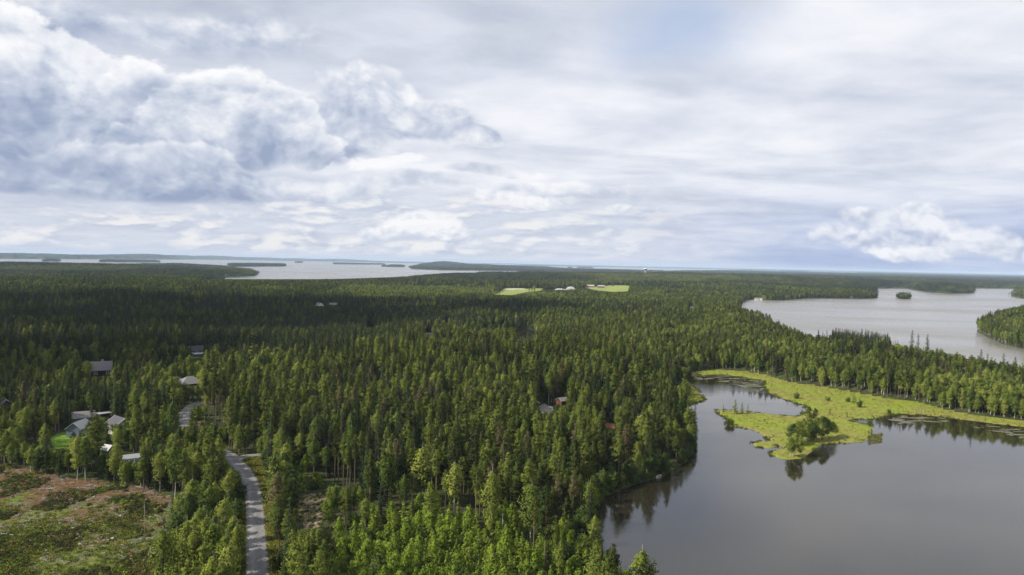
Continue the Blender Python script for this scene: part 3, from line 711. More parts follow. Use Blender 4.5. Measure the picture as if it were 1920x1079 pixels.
def t_shrub(seed, Ht=3.5, wid=2.0, card=0.22, nst=9):
    g = np.random.default_rng(seed); wood, P, N, S = [], [], [], []
    for i in range(nst):
        az = i * 2.4; k = g.uniform(0.25, 1.0); di = np.array([math.cos(az) * wid * k, math.sin(az) * wid * k, Ht * g.uniform(0.6, 0.95) * (1.12 - 0.45 * k)])
        wood.append(([(0, 0, 0), di * 0.5 + np.array([0, 0, .2]), di], [0.07, 0.05, 0.015]))
        for q in range(4):
            c = di * (0.42 + 0.2 * q) + g.normal(size=3) * 0.25; m = 34
            o = g.normal(size=(m, 3)) * np.array([.5, .5, .38]) * (0.5 + wid / 4); P.append(c + o); N.append(o + np.array([0, 0, .35]) + g.normal(size=(m, 3)) * .25); S.append(g.uniform(.7, 1.25, m) * card)
    P = np.concatenate(P); P[:, 2] = np.abs(P[:, 2])
    return tubes(wood[:3], 5), tubes(wood[3:], 3), cards(P, np.concatenate(N), np.concatenate(S), 0.6, g)

PROTO = {}      # kind -> list of dict(trunk=mesh, crown=mesh, whole=mesh, H=height)
def proto(kind, leaf, bark, gen, n):
    PROTO[kind] = []
    for i in range(n):
        tr, br, cr, Ht = gen(i)
        tw = merge([tr, br]) if br is not None and len(br[0]) else tr
        mt = mesh_np('trunk', tw[0], [tw[1]], [M[bark]], None, True)
        # soft foliage normals: outward from the stem, upward, and a share of each spray's own facing
        v4 = cr[0].reshape(-1, 4, 3); c = v4.mean(1); fn = np.cross(v4[:, 1] - v4[:, 3], v4[:, 0] - v4[:, 2]); fn /= np.linalg.norm(fn, axis=1, keepdims=True) + 1e-9
        ax = c.copy(); ax[:, 2] = 0; rad_ = np.linalg.norm(ax, axis=1, keepdims=True); out = ax / (rad_ + .35)
        ideal = out * 1.05 + np.array([0, 0, .26]); fn *= np.sign((fn * ideal).sum(1, keepdims=True)) + 1e-6
        nr = np.repeat(ideal + fn * .55, 4, 0); wn = np.zeros((len(tw[0]), 3)); wc = tw[0].copy(); wc[:, 2] = 0; wn = wc + 1e-4
        mc = mesh_np('crown', cr[0], [cr[1]], [M[leaf]], None, False, nr)
        v, q = merge([tw, cr]); mi = np.r_[np.zeros(len(tw[1]), int), np.ones(len(cr[1]), int)]
        PROTO[kind].append(dict(trunk=mt, crown=mc, whole=mesh_np(kind, v, [q], [M[bark], M[leaf]], mi, False, np.concatenate([wn, nr])), H=Ht))
def G1(fn, hs, **kw):
    def f(i): 
        Ht = hs[i % len(hs)]; return (*fn(100 + i * 17 + int(Ht * 10), Ht, **{k: (v[i % len(v)] if isinstance(v, (list, tuple)) else v) for k, v in kw.items()}), Ht)
    return f
proto('pine_tree', 'pine', 'pine_bark', G1(t_pine, (17, 18.5, 16, 18, 15, 17.5, 19), bare=(.42, .50, .36, .60, .30, .40, .46), wid=(2.2, 2.0, 2.3, 1.9, 2.1, 2.5, 1.9)), 7)
proto('spruce_tree', 'spruce', 'spruce_bark', G1(t_spruce, (18, 16.5, 19, 15, 17), wid=(2.0, 1.75, 2.2, 1.9, 2.3), bare=(.05, .08, .06, .04, .1)), 5)
proto('birch_tree', 'birch', 'birch_bark', G1(t_broad, (15, 16.5, 14, 17, 13), wid=(2.5, 2.2, 2.6, 2.5, 2.2), bare=(.2, .28, .16, .3, .14), peak=(.36, .42, .34, .4, .3), weep=.7), 5)
proto('alder_tree', 'aspen', 'spruce_bark', G1(t_broad, (11, 9.5, 12), wid=(2.3, 2.2, 2.0), bare=(.12, .08, .18), peak=(.42, .4, .45), weep=.2, card=.28), 3)
proto('spruce_sapling', 'young', 'spruce_bark', G1(t_spruce, (5.5, 4.2, 7), wid=(1.25, 1.1, 1.4), bare=.02, step=.30, n0=6), 3)
proto('birch_sapling', 'young', 'birch_bark', G1(t_broad, (6, 4.8, 7.5), wid=(1.05, .95, 1.15), bare=.08, peak=.34, weep=.35, clump=20, dens=.75, card=.24, r=.06), 3)
proto('willow_shrub', 'aspen', 'spruce_bark', G1(t_shrub, (3.6, 2.8, 4.4), wid=(2.0, 1.6, 2.3)), 3)
# one whole old weeping birch and a broad lone pine for the nearest trees
proto('weeping_birch_tree', 'birch', 'birch_bark', G1(t_broad, (21, 19), wid=(2.7, 3.0), bare=(.10, .2), peak=(.34, .45), weep=1.5, clump=42, dens=1.2, r=.2), 2)
proto('lone_pine_tree', 'pine', 'pine_bark', G1(t_pine, (19, 17), bare=(.42, .5), wid=(3.3, 2.8), dens=1.2), 2)

def t_patch(seed, mix, size=34.0, n=34, hs=(12, 18)):
    g = np.random.default_rng(seed); per = {}; nrs = {}
    for i in range(n):
        k = g.choice(len(mix), p=[m[1] for m in mix]); kind = mix[k][0]; Ht = g.uniform(*hs) * g.choice([.7, 1, 1, 1.12]); x, y = g.uniform(-size / 2, size / 2, 2)
        m = 46; u = g.random(m); az = g.uniform(0, 2 * math.pi, m)
        if kind == 'spruce': z = Ht * (0.12 + 0.88 * u); rr = 2.1 * (1 - u) ** .8 + .1
        elif kind == 'pine': z = Ht * (0.45 + 0.55 * u); rr = 2.2 * np.sqrt(np.clip(1 - (u * 1.6 - .6) ** 2, 0.02, 1))
        else: z = Ht * (0.15 + 0.85 * u); rr = 2.4 * np.sqrt(np.clip(1 - (u * 1.7 - .7) ** 2, 0.02, 1))
        o = np.column_stack([np.cos(az) * rr, np.sin(az) * rr, z - Ht * .5])
        P = o + np.array([x, y, Ht * .5]); N = np.column_stack([np.cos(az), np.sin(az), .55 + .5 * u]) + g.normal(size=(m, 3)) * .3
        per.setdefault(kind, []).append(cards(P, N, g.uniform(.6, 1.05, m), .7, g)); nrs.setdefault(kind, []).append(np.repeat(N, 4, 0))
    parts, mi, mats, nr = [], [], [], []
    for j, (k, lst) in enumerate(per.items()):
        v, q = merge(lst); parts.append((v, q)); mi += [j] * len(q); mats.append(M['far_' + k]); nr.append(np.concatenate(nrs[k]))
    v, q = merge(parts); return mesh_np('wood_patch', v, [q], mats, mi, False, np.concatenate(nr))
for k_, a_ in (('pine', ((.034, .042, .022), (.062, .072, .030), (.095, .102, .040))), ('spruce', ((.018, .026, .019), (.032, .042, .025), (.058, .068, .032))), ('birch', ((.06, .078, .028), (.10, .118, .036), (.16, .168, .055)))): M['far_' + k_] = leaf_mat('distant_' + k_, *a_, .08, .6)
PATCH = {'mixed': [t_patch(s, (('pine', .45), ('spruce', .3), ('birch', .25))) for s in (1, 2, 3)],
         'dark': [t_patch(s, (('spruce', .8), ('pine', .2))) for s in (4, 5)],
         'light': [t_patch(s, (('birch', .7), ('pine', .3)), hs=(9, 14)) for s in (6, 7)]}

# ------------------------------------------------------------------ where the trees stand
def inpx(P, px, py):
    return sd_poly(np.array(P, float), px, py) > 0
# stands, by the pixel of the tree foot: (outline, {kind: share}, spacing factor, height range)
STANDS = [
    ([(640, 1300), (600, 1100), (628, 1020), (668, 975), (760, 955), (870, 975), (985, 985), (1085, 1010), (1110, 1079), (1130, 1300)], dict(spruce_sapling=.44, birch_sapling=.50, willow_shrub=.06), .84, (.5, 1.55), 'young growth'),
    ([(538, 880), (556, 868), (618, 905), (620, 940), (600, 1000), (560, 1020), (535, 1100), (538, 1000)], dict(willow_shrub=.5, birch_sapling=.25, spruce_sapling=.25), 1.5, (.6, 1.1), 'bank'),
    ([(365, 838), (380, 780), (372, 745), (420, 715), (640, 690), (900, 672), (1150, 680), (1262, 720), (1320, 790), (1310, 840), (1180, 915), (1110, 960), (1085, 1000), (985, 985), (870, 975), (760, 950), (660, 965), (620, 905), (556, 866), (500, 848), (440, 848)], dict(pine_tree=.48, spruce_tree=.33, birch_tree=.16, alder_tree=.03), .92, (.70, 1.18), 'hill'),
    ([(310, 1200), (318, 1079), (325, 1000), (352, 962), (420, 940), (456, 930), (452, 1200)], dict(birch_tree=.66, alder_tree=.14, birch_sapling=.2), .95, (.62, .88), 'roadside birches'),
    ([(-300, 880), (-300, 800), (380, 800), (440, 870), (458, 930), (352, 962), (300, 922), (235, 905), (130, 897), (0, 868)], dict(birch_tree=.38, spruce_tree=.24, pine_tree=.20, alder_tree=.18), .95, (.55, .86), 'houses'),
    ([(-300, 800), (-300, 690), (370, 676), (380, 800)], dict(birch_tree=.27, spruce_tree=.36, pine_tree=.26, alder_tree=.11), .95, (.62, .95), 'houses'),
    ([(-300, 690), (-300, 553), (500, 553), (730, 572), (730, 625), (640, 690), (370, 700)], dict(spruce_tree=.80, pine_tree=.12, alder_tree=.08), .9, (.78, 1.0), 'spruce wood'),
    ([(690, 572), (930, 566), (1240, 585), (1240, 603), (1010, 612), (860, 620), (690, 640)], dict(spruce_tree=.66, pine_tree=.2, birch_tree=.14), .9, (.85, 1.08), 'spruce wood'),
    ([(640, 541), (926, 541), (926, 552), (1060, 556), (1060, 567), (690, 570), (600, 560)], dict(birch_tree=.9, pine_tree=.1), .9, (.5, .75), 'light wood'),
    ([(1000, 700), (1000, 610), (1300, 590), (1480, 620), (1560, 660), (1540, 715), (1400, 694), (1290, 700), (1180, 690)], dict(pine_tree=.40, birch_tree=.40, spruce_tree=.20), .9, (.72, 1.0), 'neck'),
    ([(1528, 692), (1528, 658), (1590, 660), (1668, 670), (1668, 692)], dict(spruce_tree=.85, birch_tree=.15), .85, (1.1, 1.35), 'neck'),
    ([(1480, 720), (1500, 655), (1700, 676), (1930, 722), (2300, 790), (2300, 860), (1920, 796)], dict(birch_tree=.78, spruce_tree=.10, pine_tree=.12), .82, (.72, 1.0), 'birch wood'),
    ([(1830, 625), (1830, 580), (2200, 570), (2200, 720), (1900, 655)], dict(birch_tree=.45, pine_tree=.40, spruce_tree=.15), .85, (.8, 1.05), 'far point'),
    ([(960, 575), (930, 556), (1040, 548), (1200, 548), (1400, 565), (1395, 590), (1240, 592), (1100, 588)], dict(pine_tree=.36, birch_tree=.60, spruce_tree=.04), .9, (.66, .9), 'farm slope'),
]
DEFAULT = dict(pine_tree=.40, spruce_tree=.36, birch_tree=.20, alder_tree=.04)
KINDS = ['pine_tree', 'spruce_tree', 'birch_tree', 'alder_tree', 'spruce_sapling', 'birch_sapling', 'willow_shrub']
HALF = dict(pine_tree=2.2, spruce_tree=1.7, birch_tree=2.1, alder_tree=2.2, spruce_sapling=1.2, birch_sapling=1.0, willow_shrub=2.0, weeping_birch_tree=2.6, lone_pine_tree=3.0)
# views the photograph leaves open: (x0, x1, y): a tree that stands nearer than y must not reach above y between x0 and x1
OPEN = [(381, 420, 799), (626, 668, 911), (321, 330, 930), (458, 506, 1079), (458, 502, 1000), (461, 498, 960), (458, 494, 915), (447, 486, 890), (438, 468, 870), (430, 462, 860), (440, 476, 857), (337, 344, 799), (338, 352, 785), (341, 357, 772), (343, 378, 760),
        (171, 207, 705), (362, 380, 672), (340, 352, 722), (357, 372, 722), (138, 158, 808), (142, 160, 788), (208, 228, 794), (187, 203, 782), (197, 208, 846), (233, 258, 862), (97, 128, 842), (55, 72, 832), (4, 14, 760),
        (592, 606, 574), (619, 631, 572), (1014, 1035, 773), (1048, 1059, 760), (1137, 1148, 805), (974, 1000, 636), (558, 606, 990), (575, 606, 935),
        (466, 488, 878), (1412, 1448, 571), (1413, 1426, 562), (1294, 1299, 578), (1683, 1705, 562), (1206, 1215, 509)]
TOPLINE2 = [(1020, 510), (1053, 510.5), (1177, 511.5), (1200, 511.5), (1260, 508.5), (1333, 507), (1400, 508.5), (1500, 511.5), (1600, 512.8), (1760, 516), (1925, 517.5)]
TOPLINE = [(380, 525), (420, 524), (600, 524), (640, 523), (750, 520), (790, 516), (843, 512.5), (893, 512), (926, 553), (960, 554), (985, 549), (1020, 545), (1062, 544), (1098, 541), (1121, 545), (1148, 548), (1178, 547), (1182, 520)]
LAKELINE = [(1388, 577), (1440, 583), (1480, 590), (1510, 618), (1528, 634), (1534, 612), (1600, 610), (1655, 611), (1668, 634), (1700, 620), (1760, 636), (1800, 646), (1850, 657), (1920, 670)]
def cap_heights(px, py, d, hw, Hm, kinds_ok=None):
    """greatest height allowed at each foot so that what the photograph shows stays in view"""
    m = F / d; cap = Hm.copy()
    for x0, x1, y in OPEN:
        q = (px > x0 - hw * m * .8) & (px < x1 + hw * m * .8) & (py > y)
        cap = np.where(q, np.minimum(cap, (py - y) / m), cap)
    for line, lo, hi in ((TOPLINE, 500, 572), (TOPLINE2, 400, 600), (LAKELINE, 540, 720)):
        L = np.array(line); lim = np.interp(px, L[:, 0], L[:, 1]); q = (px > L[0, 0]) & (px < L[-1, 0]) & (py > lim) & (py < hi)
        cap = np.where(q, np.minimum(cap, (py - lim) / m), cap)
    return cap

_rx, _ry, _rd = project(S_ROAD[:, 0], S_ROAD[:, 1], height(S_ROAD[:, 0], S_ROAD[:, 1]))
for i in range(0, len(S_ROAD), 4):
    hw_ = 3.0 * F / _rd[i]
    if 858 < _ry[i] < 1100: OPEN.append((_rx[i] - hw_, _rx[i] + hw_, _ry[i]))
HERO = []       # filled below, before the forest, so that no tree stands inside another
def hero(kind, x, ytop, ybase, label, variant=0, w=1.0, group=None):
    HERO.append((kind, x, ytop, ybase, label, variant, w, group))

# the trees one can single out in the photograph: kind, x, top, foot (pixels of the photograph)
hero('weeping_birch_tree', 921, 863, 1010, 'tall weeping yellow-green birch rising over the bright saplings', 0)
hero('lone_pine_tree', 1021, 906, 1082, 'tall pine with bare orange trunk nearest the lake corner', 0, .85)
hero('pine_tree', 1000, 928, 1040, 'pine with pale straight trunk just left of the orange-trunked pine', 3)
hero('birch_tree', 994, 892, 1018, 'round-topped light green birch behind the orange-trunked pine', 0, 1.2)
hero('birch_tree', 1104, 893, 990, 'slim birch with forked white trunk leaning over the dark lake corner', 1)
hero('pine_tree', 1111, 992, 1085, 'pine at the bottom of the shore beside the open water', 0)
hero('birch_tree', 1112, 1034, 1125, 'grey-green birch at the very foot of the shore wood', 2, .9)
hero('weeping_birch_tree', 1200, 1014, 1150, 'loose-crowned birch standing alone before the lake', 1, 1.15)
hero('birch_sapling', 948, 980, 1075, 'tall bright young birch with double top below the weeping birch', 2)
hero('birch_sapling', 1004, 1026, 1085, 'bright young birch between the orange-trunked pine and the frame foot', 0)
hero('birch_sapling', 1075, 1038, 1095, 'bright young birch right of the orange-trunked pine', 1)
hero('pine_tree', 1040, 965, 1060, 'narrow spindly pine right of the orange-trunked pine', 5, .8)
hero('pine_tree', 1050, 1010, 1100, 'small-crowned pine with several thin stems near the shore', 4, .8)
hero('birch_tree', 852, 856, 965, 'light birch with long crown left of the weeping birch', 1)
hero('birch_tree', 806, 891, 985, 'small airy birch with see-through crown before the dark spruces', 4, .9)
hero('birch_tree', 789, 824, 940, 'broad yellow-green birch in front of the dark pines', 0, 1.25)
hero('pine_tree', 891, 873, 982, 'pine with light crown and thin trunk beside the weeping birch', 3)
hero('birch_tree', 685, 926, 992, 'slim bright green birch at the edge of the young growth', 3)
hero('spruce_tree', 713, 901, 968, 'pointed yellow-green spruce before the black gap in the wood', 1)
hero('spruce_tree', 773, 917, 976, 'small pointed spruce in the middle of the black gap', 0)
hero('birch_sapling', 636, 960, 1030, 'lone slender young tree above the sandy bank', 2)
hero('spruce_sapling', 628, 1046, 1095, 'pale young spruce at the foot of the picture', 2)
hero('birch_sapling', 785, 995, 1065, 'tallest yellow young tree in the middle of the saplings', 2)
hero('birch_sapling', 806, 957, 993, 'round bright sapling under the airy birch', 1, 1.3)
for i, (x, t, b) in enumerate(((628, 815, 905), (635, 812, 902), (644, 818, 912), (651, 822, 915), (665, 813, 918))):
    hero('pine_tree', x, t, b, ('leftmost', 'second', 'third', 'fourth', 'rightmost')[i] + ' of the five bare-trunked pines in a row over the sandy bank', (3, 1, 3, 1, 3)[i], .85, 'bare-trunked pines over the sandy bank')
for i, (x, t, b) in enumerate(((384, 700, 798), (391, 704, 784), (397, 698, 780), (404, 692, 792), (411, 690, 788), (417, 694, 784), (437, 702, 798), (446, 712, 803), (453, 716, 806), (478, 700, 792))):
    hero('pine_tree', x, t, b, 'pine with tall bare orange trunk in the lit stand above the road bend', (3, 1)[i % 2], .85, 'orange-trunked pines above the road bend')
hero('birch_tree', 328, 815, 936, 'birch with a long bare white trunk standing at the edge of the clearing', 3, 1.05)
hero('birch_tree', 322, 742, 838, 'lit golden-green birch left of the curving road end', 0, .95)
hero('pine_tree', 290, 763, 852, 'olive pine with orange tinge behind the white gabled house', 5)
hero('pine_tree', 255, 757, 858, 'broad pine with orange tinge before the white gabled house', 0, 1.1)
hero('pine_tree', 181, 775, 880, 'dark flat-topped pine between the grey-roofed and white gabled houses', 2, 1.25)
hero('birch_tree', 427, 884, 950, 'light birch leaning over the road from its left side', 1)
hero('alder_tree', 385, 893, 962, 'dense dark alder clump left of the road', 0, 1.2)
hero('alder_tree', 362, 897, 958, 'grey-green alder at the corner of the clearing', 1, 1.1)
hero('alder_tree', 407, 905, 955, 'dark alder close beside the left road edge', 2)
for i, (x, t, b) in enumerate(((332, 975, 1100), (350, 958, 1112), (362, 978, 1118), (386, 950, 1108), (398, 962, 1122), (414, 968, 1105), (424, 985, 1130), (345, 1000, 1135))):
    hero('birch_tree', x, t, b, ('leftmost white-stemmed birch of the clump beside the clearing', 'yellow-topped birch in the clump between clearing and road', 'thin white-stemmed birch inside the roadside clump', 'tallest birch of the clump left of the road',
         'bushy birch in the middle of the roadside clump', 'birch of the roadside clump nearest the road bend', 'birch overhanging the left road edge at the frame foot', 'low birch at the foot of the roadside clump')[i], i % 5, .82, 'birches left of the road')
hero('willow_shrub', 537, 884, 950, 'big round dark willow bush right of the road', 0, 1.15)
hero('willow_shrub', 553, 868, 915, 'grey-green willow bush behind the big round bush by the road', 2)
hero('willow_shrub', 524, 952, 992, 'small bright willow bush at the right road verge', 1)
hero('spruce_tree', 540, 1000, 1062, 'squat dark spruce on the right road bank', 3, 1.5)
hero('willow_shrub', 533, 1025, 1068, 'rounded bush under the squat spruce on the road bank', 2)
hero('birch_tree', 448, 788, 850, 'bushy birch pair standing above the side road', 4, 1.15)
hero('birch_tree', 462, 792, 849, 'right-hand bushy birch above the side road', 2, 1.1)
hero('spruce_tree', 216, 690, 790, 'dark spruce standing before the brown house', 0, 1.2)
hero('spruce_tree', 196, 706, 775, 'lower dark spruce covering the corner of the brown house', 3, 1.2)
# trees and bushes on the bog
hero('spruce_sapling', 1378, 749, 776, 'largest small spruce on the tip of the bog point', 2, 1.3)
hero('spruce_sapling', 1391, 754, 776, 'middle small tree on the tip of the bog point', 0)
hero('spruce_sapling', 1402, 758, 776, 'thin right-hand sapling on the tip of the bog point', 1, .7)
hero('spruce_sapling', 1356, 759, 773, 'tiny sapling at the outer end of the bog point', 1, .6)
hero('lone_pine_tree', 1516, 762, 806, 'dark spreading bog pine at the inner pond end', 0, 1.0)
hero('lone_pine_tree', 1528, 765, 806, 'second dark bog pine behind the island thicket', 1, .9)
for i, (x, t, b) in enumerate(((1483, 790, 836), (1494, 783, 830), (1506, 780, 826), (1518, 778, 826), (1530, 776, 822), (1541, 775, 824), (1551, 780, 822), (1560, 786, 820), (1567, 796, 817), (1512, 792, 830), (1524, 790, 828), (1538, 792, 827), (1500, 800, 832))):
    hero('birch_tree' if i % 5 else 'alder_tree', x, t, b, 'bushy birch in the thicket in the middle of the bog' if i % 5 else 'dark alder in the thicket in the middle of the bog', i % 4 if i % 5 else i % 3, 1.15, 'birches of the bog thicket' if i % 5 else 'alders of the bog thicket')
for i, (x, t, b) in enumerate(((1481, 815, 856), (1490, 806, 855), (1500, 812, 856), (1486, 826, 857))):
    hero('birch_tree', x, t, b, 'thin grey birch on the southern spit mirrored in the lake', i, 1.0, 'birches of the southern spit')
for i, (x, t, b) in enumerate(((1494, 736, 748), (1548, 741, 751), (1553, 744, 752), (1590, 745, 754), (1600, 737, 756), (1604, 742, 755), (1612, 743, 753), (1612, 752, 764), (1588, 770, 783), (1556, 763, 778), (1667, 768, 776), (1630, 786, 799), (1372, 786, 797), (1365, 787, 798))):
    hero('willow_shrub' if i in (0, 2, 3, 7, 10, 11, 12, 13) else 'spruce_sapling', x, t, b, ('wide dark willow bush on the upper bog', 'small dark pine sapling on the upper bog', 'low bush beside the sapling on the upper bog', 'round bush left of the tall sapling on the bog', 'tallest sapling on the open bog', 'sapling close behind the tallest one on the bog', 'pale sapling right of the tallest one on the bog',
        'low reddish bush in the middle of the bog', 'single sapling near the small inlet', 'thin sapling behind the bog thicket', 'low bush at the bog corner by the dark water', 'bush at the east end of the bog island', 'bush on the west shore of the bog point', 'small bush in the little bay of the bog point')[i], i % 3, .8)
for i, (x, t, b) in enumerate(((1272, 705, 738), (1286, 716, 742), (1293, 722, 740), (1281, 725, 743))):
    hero(('spruce_tree', 'birch_sapling', 'birch_sapling', 'birch_sapling')[i], x, t, b, ('dark spruce at the head of the western bog patch', 'bright sapling on the western bog patch', 'right-hand bright sapling on the western bog patch', 'low bright sapling at the root of the western bog patch')[i], i % 3)
for i, x in enumerate((1533, 1541, 1549)):
    hero('spruce_tree', x, (618, 622, 619)[i], 668, ('leftmost', 'middle', 'right-hand')[i] + ' of three thin dark spruces rising against the second lake', i, 1.25)
for i, (x, t, b) in enumerate(((1708, 619, 682), (1720, 626, 684), (1737, 626, 686), (1838, 655, 706), (1902, 669, 718), (1880, 662, 714), (1850, 662, 708))):
    hero('spruce_tree', x, t, b, ('leftmost of three spruces above the birches against the second lake', 'middle of three spruces above the birches against the second lake', 'right-hand of three spruces above the birches against the second lake', 'spruce just below the wooded point across the second lake', 'spruce nearest the right picture edge against the second lake', 'second spruce from the right edge against the second lake', 'low spruce right of the one below the wooded point')[i], i % 5, 1.5, 'spruces above the birch wood by the second lake')

hp = P3([h[2 - 1] for h in HERO], [h[3] for h in HERO])

# ------------------------------------------------------------------ forest
KEEPOUT = []    # houses: (x, y, radius)
def jitter_grid(s, r0, r1, half):
    n = int(r1 * math.sin(R(min(half, 89))) / s) + 1
    gx, gy = np.meshgrid(np.arange(-n, n + 1) * s, np.arange(0, int(r1 / s) + 1) * s)
    gx = gx.ravel() + RNG.uniform(-.46, .46, gx.size) * s; gy = gy.ravel() + RNG.uniform(-.46, .46, gy.size) * s
    r = np.hypot(gx, gy); a = np.abs(np.degrees(np.arctan2(gx, gy)))
    q = (r > r0) & (r <= r1) & (a < half); return gx[q], gy[q]
def place_forest():
    res = []
    for s, r0, r1, half in ((2.55, 118, 430, 54), (3.3, 430, 900, 48), (5.4, 900, 2400, 43)):
        x, y = jitter_grid(s, r0, r1, half)
        h, d, b = height(x, y, True)
        k = (d > .5) & (b < -1.5 * np.clip(d, 0, 1)) ; k &= ~((b > -2) & (d < 30))
        x, y, h, d = x[k], y[k], h[k], d[k]
        px, py, dist = project(x, y, h)
        k = np.ones(len(x), bool)
        for P, m in [(CLEAR, -2), (VERGE, -1), (YARD, 1)] + [(p, 0) for p in SANDS] + [(p, 1.5) for p in LAWNS] + [(p, 3) for p in FIELDS]: k &= sd_poly(P, x, y) < -m
        for S, w in ((S_ROAD, 4.6), (S_SIDE, 3.6)):
            Q = S[::3]; k &= ((x[:, None] - Q[None, :, 0]) ** 2 + (y[:, None] - Q[None, :, 1]) ** 2).min(1) > w * w
        for kx, ky, kr in KEEPOUT: k &= (x - kx) ** 2 + (y - ky) ** 2 > kr * kr
        if r0 < 800: k &= ((x[:, None] - hp[None, :, 0]) ** 2 + (y[:, None] - hp[None, :, 1]) ** 2).min(1) > 2.3 ** 2
        x, y, h, d, px, py, dist = (v[k] for v in (x, y, h, d, px, py, dist))
        n = len(x); st = np.full(n, -1)
        for i, S in list(enumerate(STANDS))[::-1]: st[inpx(S[0], px, py)] = i
        kind = np.empty(n, int); keep = np.ones(n, bool); hf = np.zeros(n)
        u = RNG.random(n); mixn = fbm(x / 60, y / 60, 51, 3)
        for i in range(-1, len(STANDS)):
            q = np.where(st == i)[0]
            if not len(q): continue
            mix, f, hr = (STANDS[i][1], STANDS[i][2], STANDS[i][3]) if i >= 0 else (DEFAULT, .95, (.66, 1.05))
            sz, pw = (48, 5.0) if i >= 0 else (120, 7.5)
            # neighbours of one kind stand together
            pr = np.stack([np.full(len(q), mix.get(kk, 0.0)) * (np.exp(pw * (fbm(x[q] / sz + j * 31, y[q] / sz, 61 + j, 3) - .44))) for j, kk in enumerate(KINDS)], 1)
            pr /= pr.sum(1, keepdims=True); kind[q] = (pr.cumsum(1) < u[q][:, None]).sum(1).clip(0, len(KINDS) - 1)
            ks = 3.8 * f if r0 < 800 else max(s, 4.6) * f
            keep[q] = RNG.random(len(q)) < np.minimum(1, (s / ks) ** 2 * (.25 + 2.0 * fbm(x[q] / 16, y[q] / 16, 81, 2)))
            hf[q] = RNG.uniform(hr[0], hr[1], len(q)) * (0.80 + 0.22 * fbm(x[q] / 22, y[q] / 22, 71, 2) + .32 * fbm(x[q] / 75, y[q] / 75, 74, 2))
        var = RNG.integers(0, 100, n); Hp = np.array([[PROTO[k_][v % len(PROTO[k_])]['H'] for v in range(60)] for k_ in KINDS])
        nv = np.array([len(PROTO[k_]) for k_ in KINDS]); var = var % nv[kind]
        Hm = hf * Hp[kind, var]
        shore = (d < 6.5) & (r0 < 800) & (RNG.random(n) < .75); kind = np.where(shore, np.where(RNG.random(n) < .55, 3, np.where(RNG.random(n) < .6, 2, 6)), kind); var = np.where(shore, RNG.integers(0, 60, n) % nv[kind], var)
        Hm = np.where(shore, np.array([11.5, 11, 10, 7.5, 5, 5, 3.6])[kind] * RNG.uniform(.7, 1.15, n), Hm)
        hw = np.array([HALF[k_] for k_ in KINDS])[kind]
        cap = cap_heights(px, py, dist, hw, Hm)
        low = (cap < Hm * .62)
        sub = np.where(RNG.random(n) < .4, KINDS.index('spruce_sapling'), np.where(RNG.random(n) < .5, KINDS.index('birch_sapling'), KINDS.index('willow_shrub')))
        kind = np.where(low & (cap < 6.5), sub, kind); var = np.where(low, RNG.integers(0, 60, n) % nv[kind], var)
        Hm = np.minimum(Hm, cap); Hm = np.where(kind >= 4, np.minimum(Hm, 9.0), Hm)
        keep &= Hm > 1.5
        q = keep
        res.append(np.column_stack([x, y, h, kind, var, Hm, px, py, dist, st])[q])
    return np.concatenate(res)

def scatter_group():
    ng = bpy.data.node_groups.new('stand_of_plants', 'GeometryNodeTree')
    ng.interface.new_socket('Geometry', in_out='INPUT', socket_type='NodeSocketGeometry')
    cs = ng.interface.new_socket('Plants', in_out='INPUT', socket_type='NodeSocketCollection')
    ng.interface.new_socket('Geometry', in_out='OUTPUT', socket_type='NodeSocketGeometry')
    N = ng.nodes; L = ng.links
    gi = N.new('NodeGroupInput'); go = N.new('NodeGroupOutput'); ip = N.new('GeometryNodeInstanceOnPoints'); ci = N.new('GeometryNodeCollectionInfo')
    ci.inputs['Separate Children'].default_value = True; ci.inputs['Reset Children'].default_value = True
    L.new(gi.outputs['Plants'], ci.inputs['Collection']); L.new(gi.outputs['Geometry'], ip.inputs['Points']); L.new(ci.outputs[0], ip.inputs['Instance'])
    ip.inputs['Pick Instance'].default_value = True
    def attr(nm, ty):
        a = N.new('GeometryNodeInputNamedAttribute'); a.data_type = ty; a.inputs[0].default_value = nm; return a.outputs[0]
    L.new(attr('pick', 'INT'), ip.inputs['Instance Index']); L.new(attr('size', 'FLOAT_VECTOR'), ip.inputs['Scale'])
    eu = N.new('FunctionNodeEulerToRotation'); L.new(attr('turn', 'FLOAT_VECTOR'), eu.inputs[0]); L.new(eu.outputs[0], ip.inputs['Rotation'])
    L.new(ip.outputs[0], go.inputs[0]); return ng, cs.identifier
NG, NG_ID = scatter_group()
_cols = {}
def scatter(name, pts, pick, size, turn, meshes, label=None, cat=None):
    """one stuff object: the meshes stood on the given points"""
    key = tuple(m.name for m in meshes)
    if key not in _cols:
        c = bpy.data.collections.new('plants')
        for i, m in enumerate(meshes): c.objects.link(bpy.data.objects.new('plant_%03d' % i, m))
        _cols[key] = c
    me = bpy.data.meshes.new(name); n = len(pts); me.vertices.add(n); me.vertices.foreach_set('co', np.asarray(pts, np.float32).ravel())
    for nm, ty, v in (('pick', 'INT', np.asarray(pick, np.int32)), ('size', 'FLOAT_VECTOR', np.asarray(size, np.float32).ravel()), ('turn', 'FLOAT_VECTOR', np.asarray(turn, np.float32).ravel())):
        a = me.attributes.new(nm, ty, 'POINT'); a.data.foreach_set('vector' if ty == 'FLOAT_VECTOR' else 'value', v)
    o = link(name, me); md = o.modifiers.new('plants', 'NODES'); md.node_group = NG; md[NG_ID] = _cols[key]
    return tag(o, label, cat, None, 'stuff')

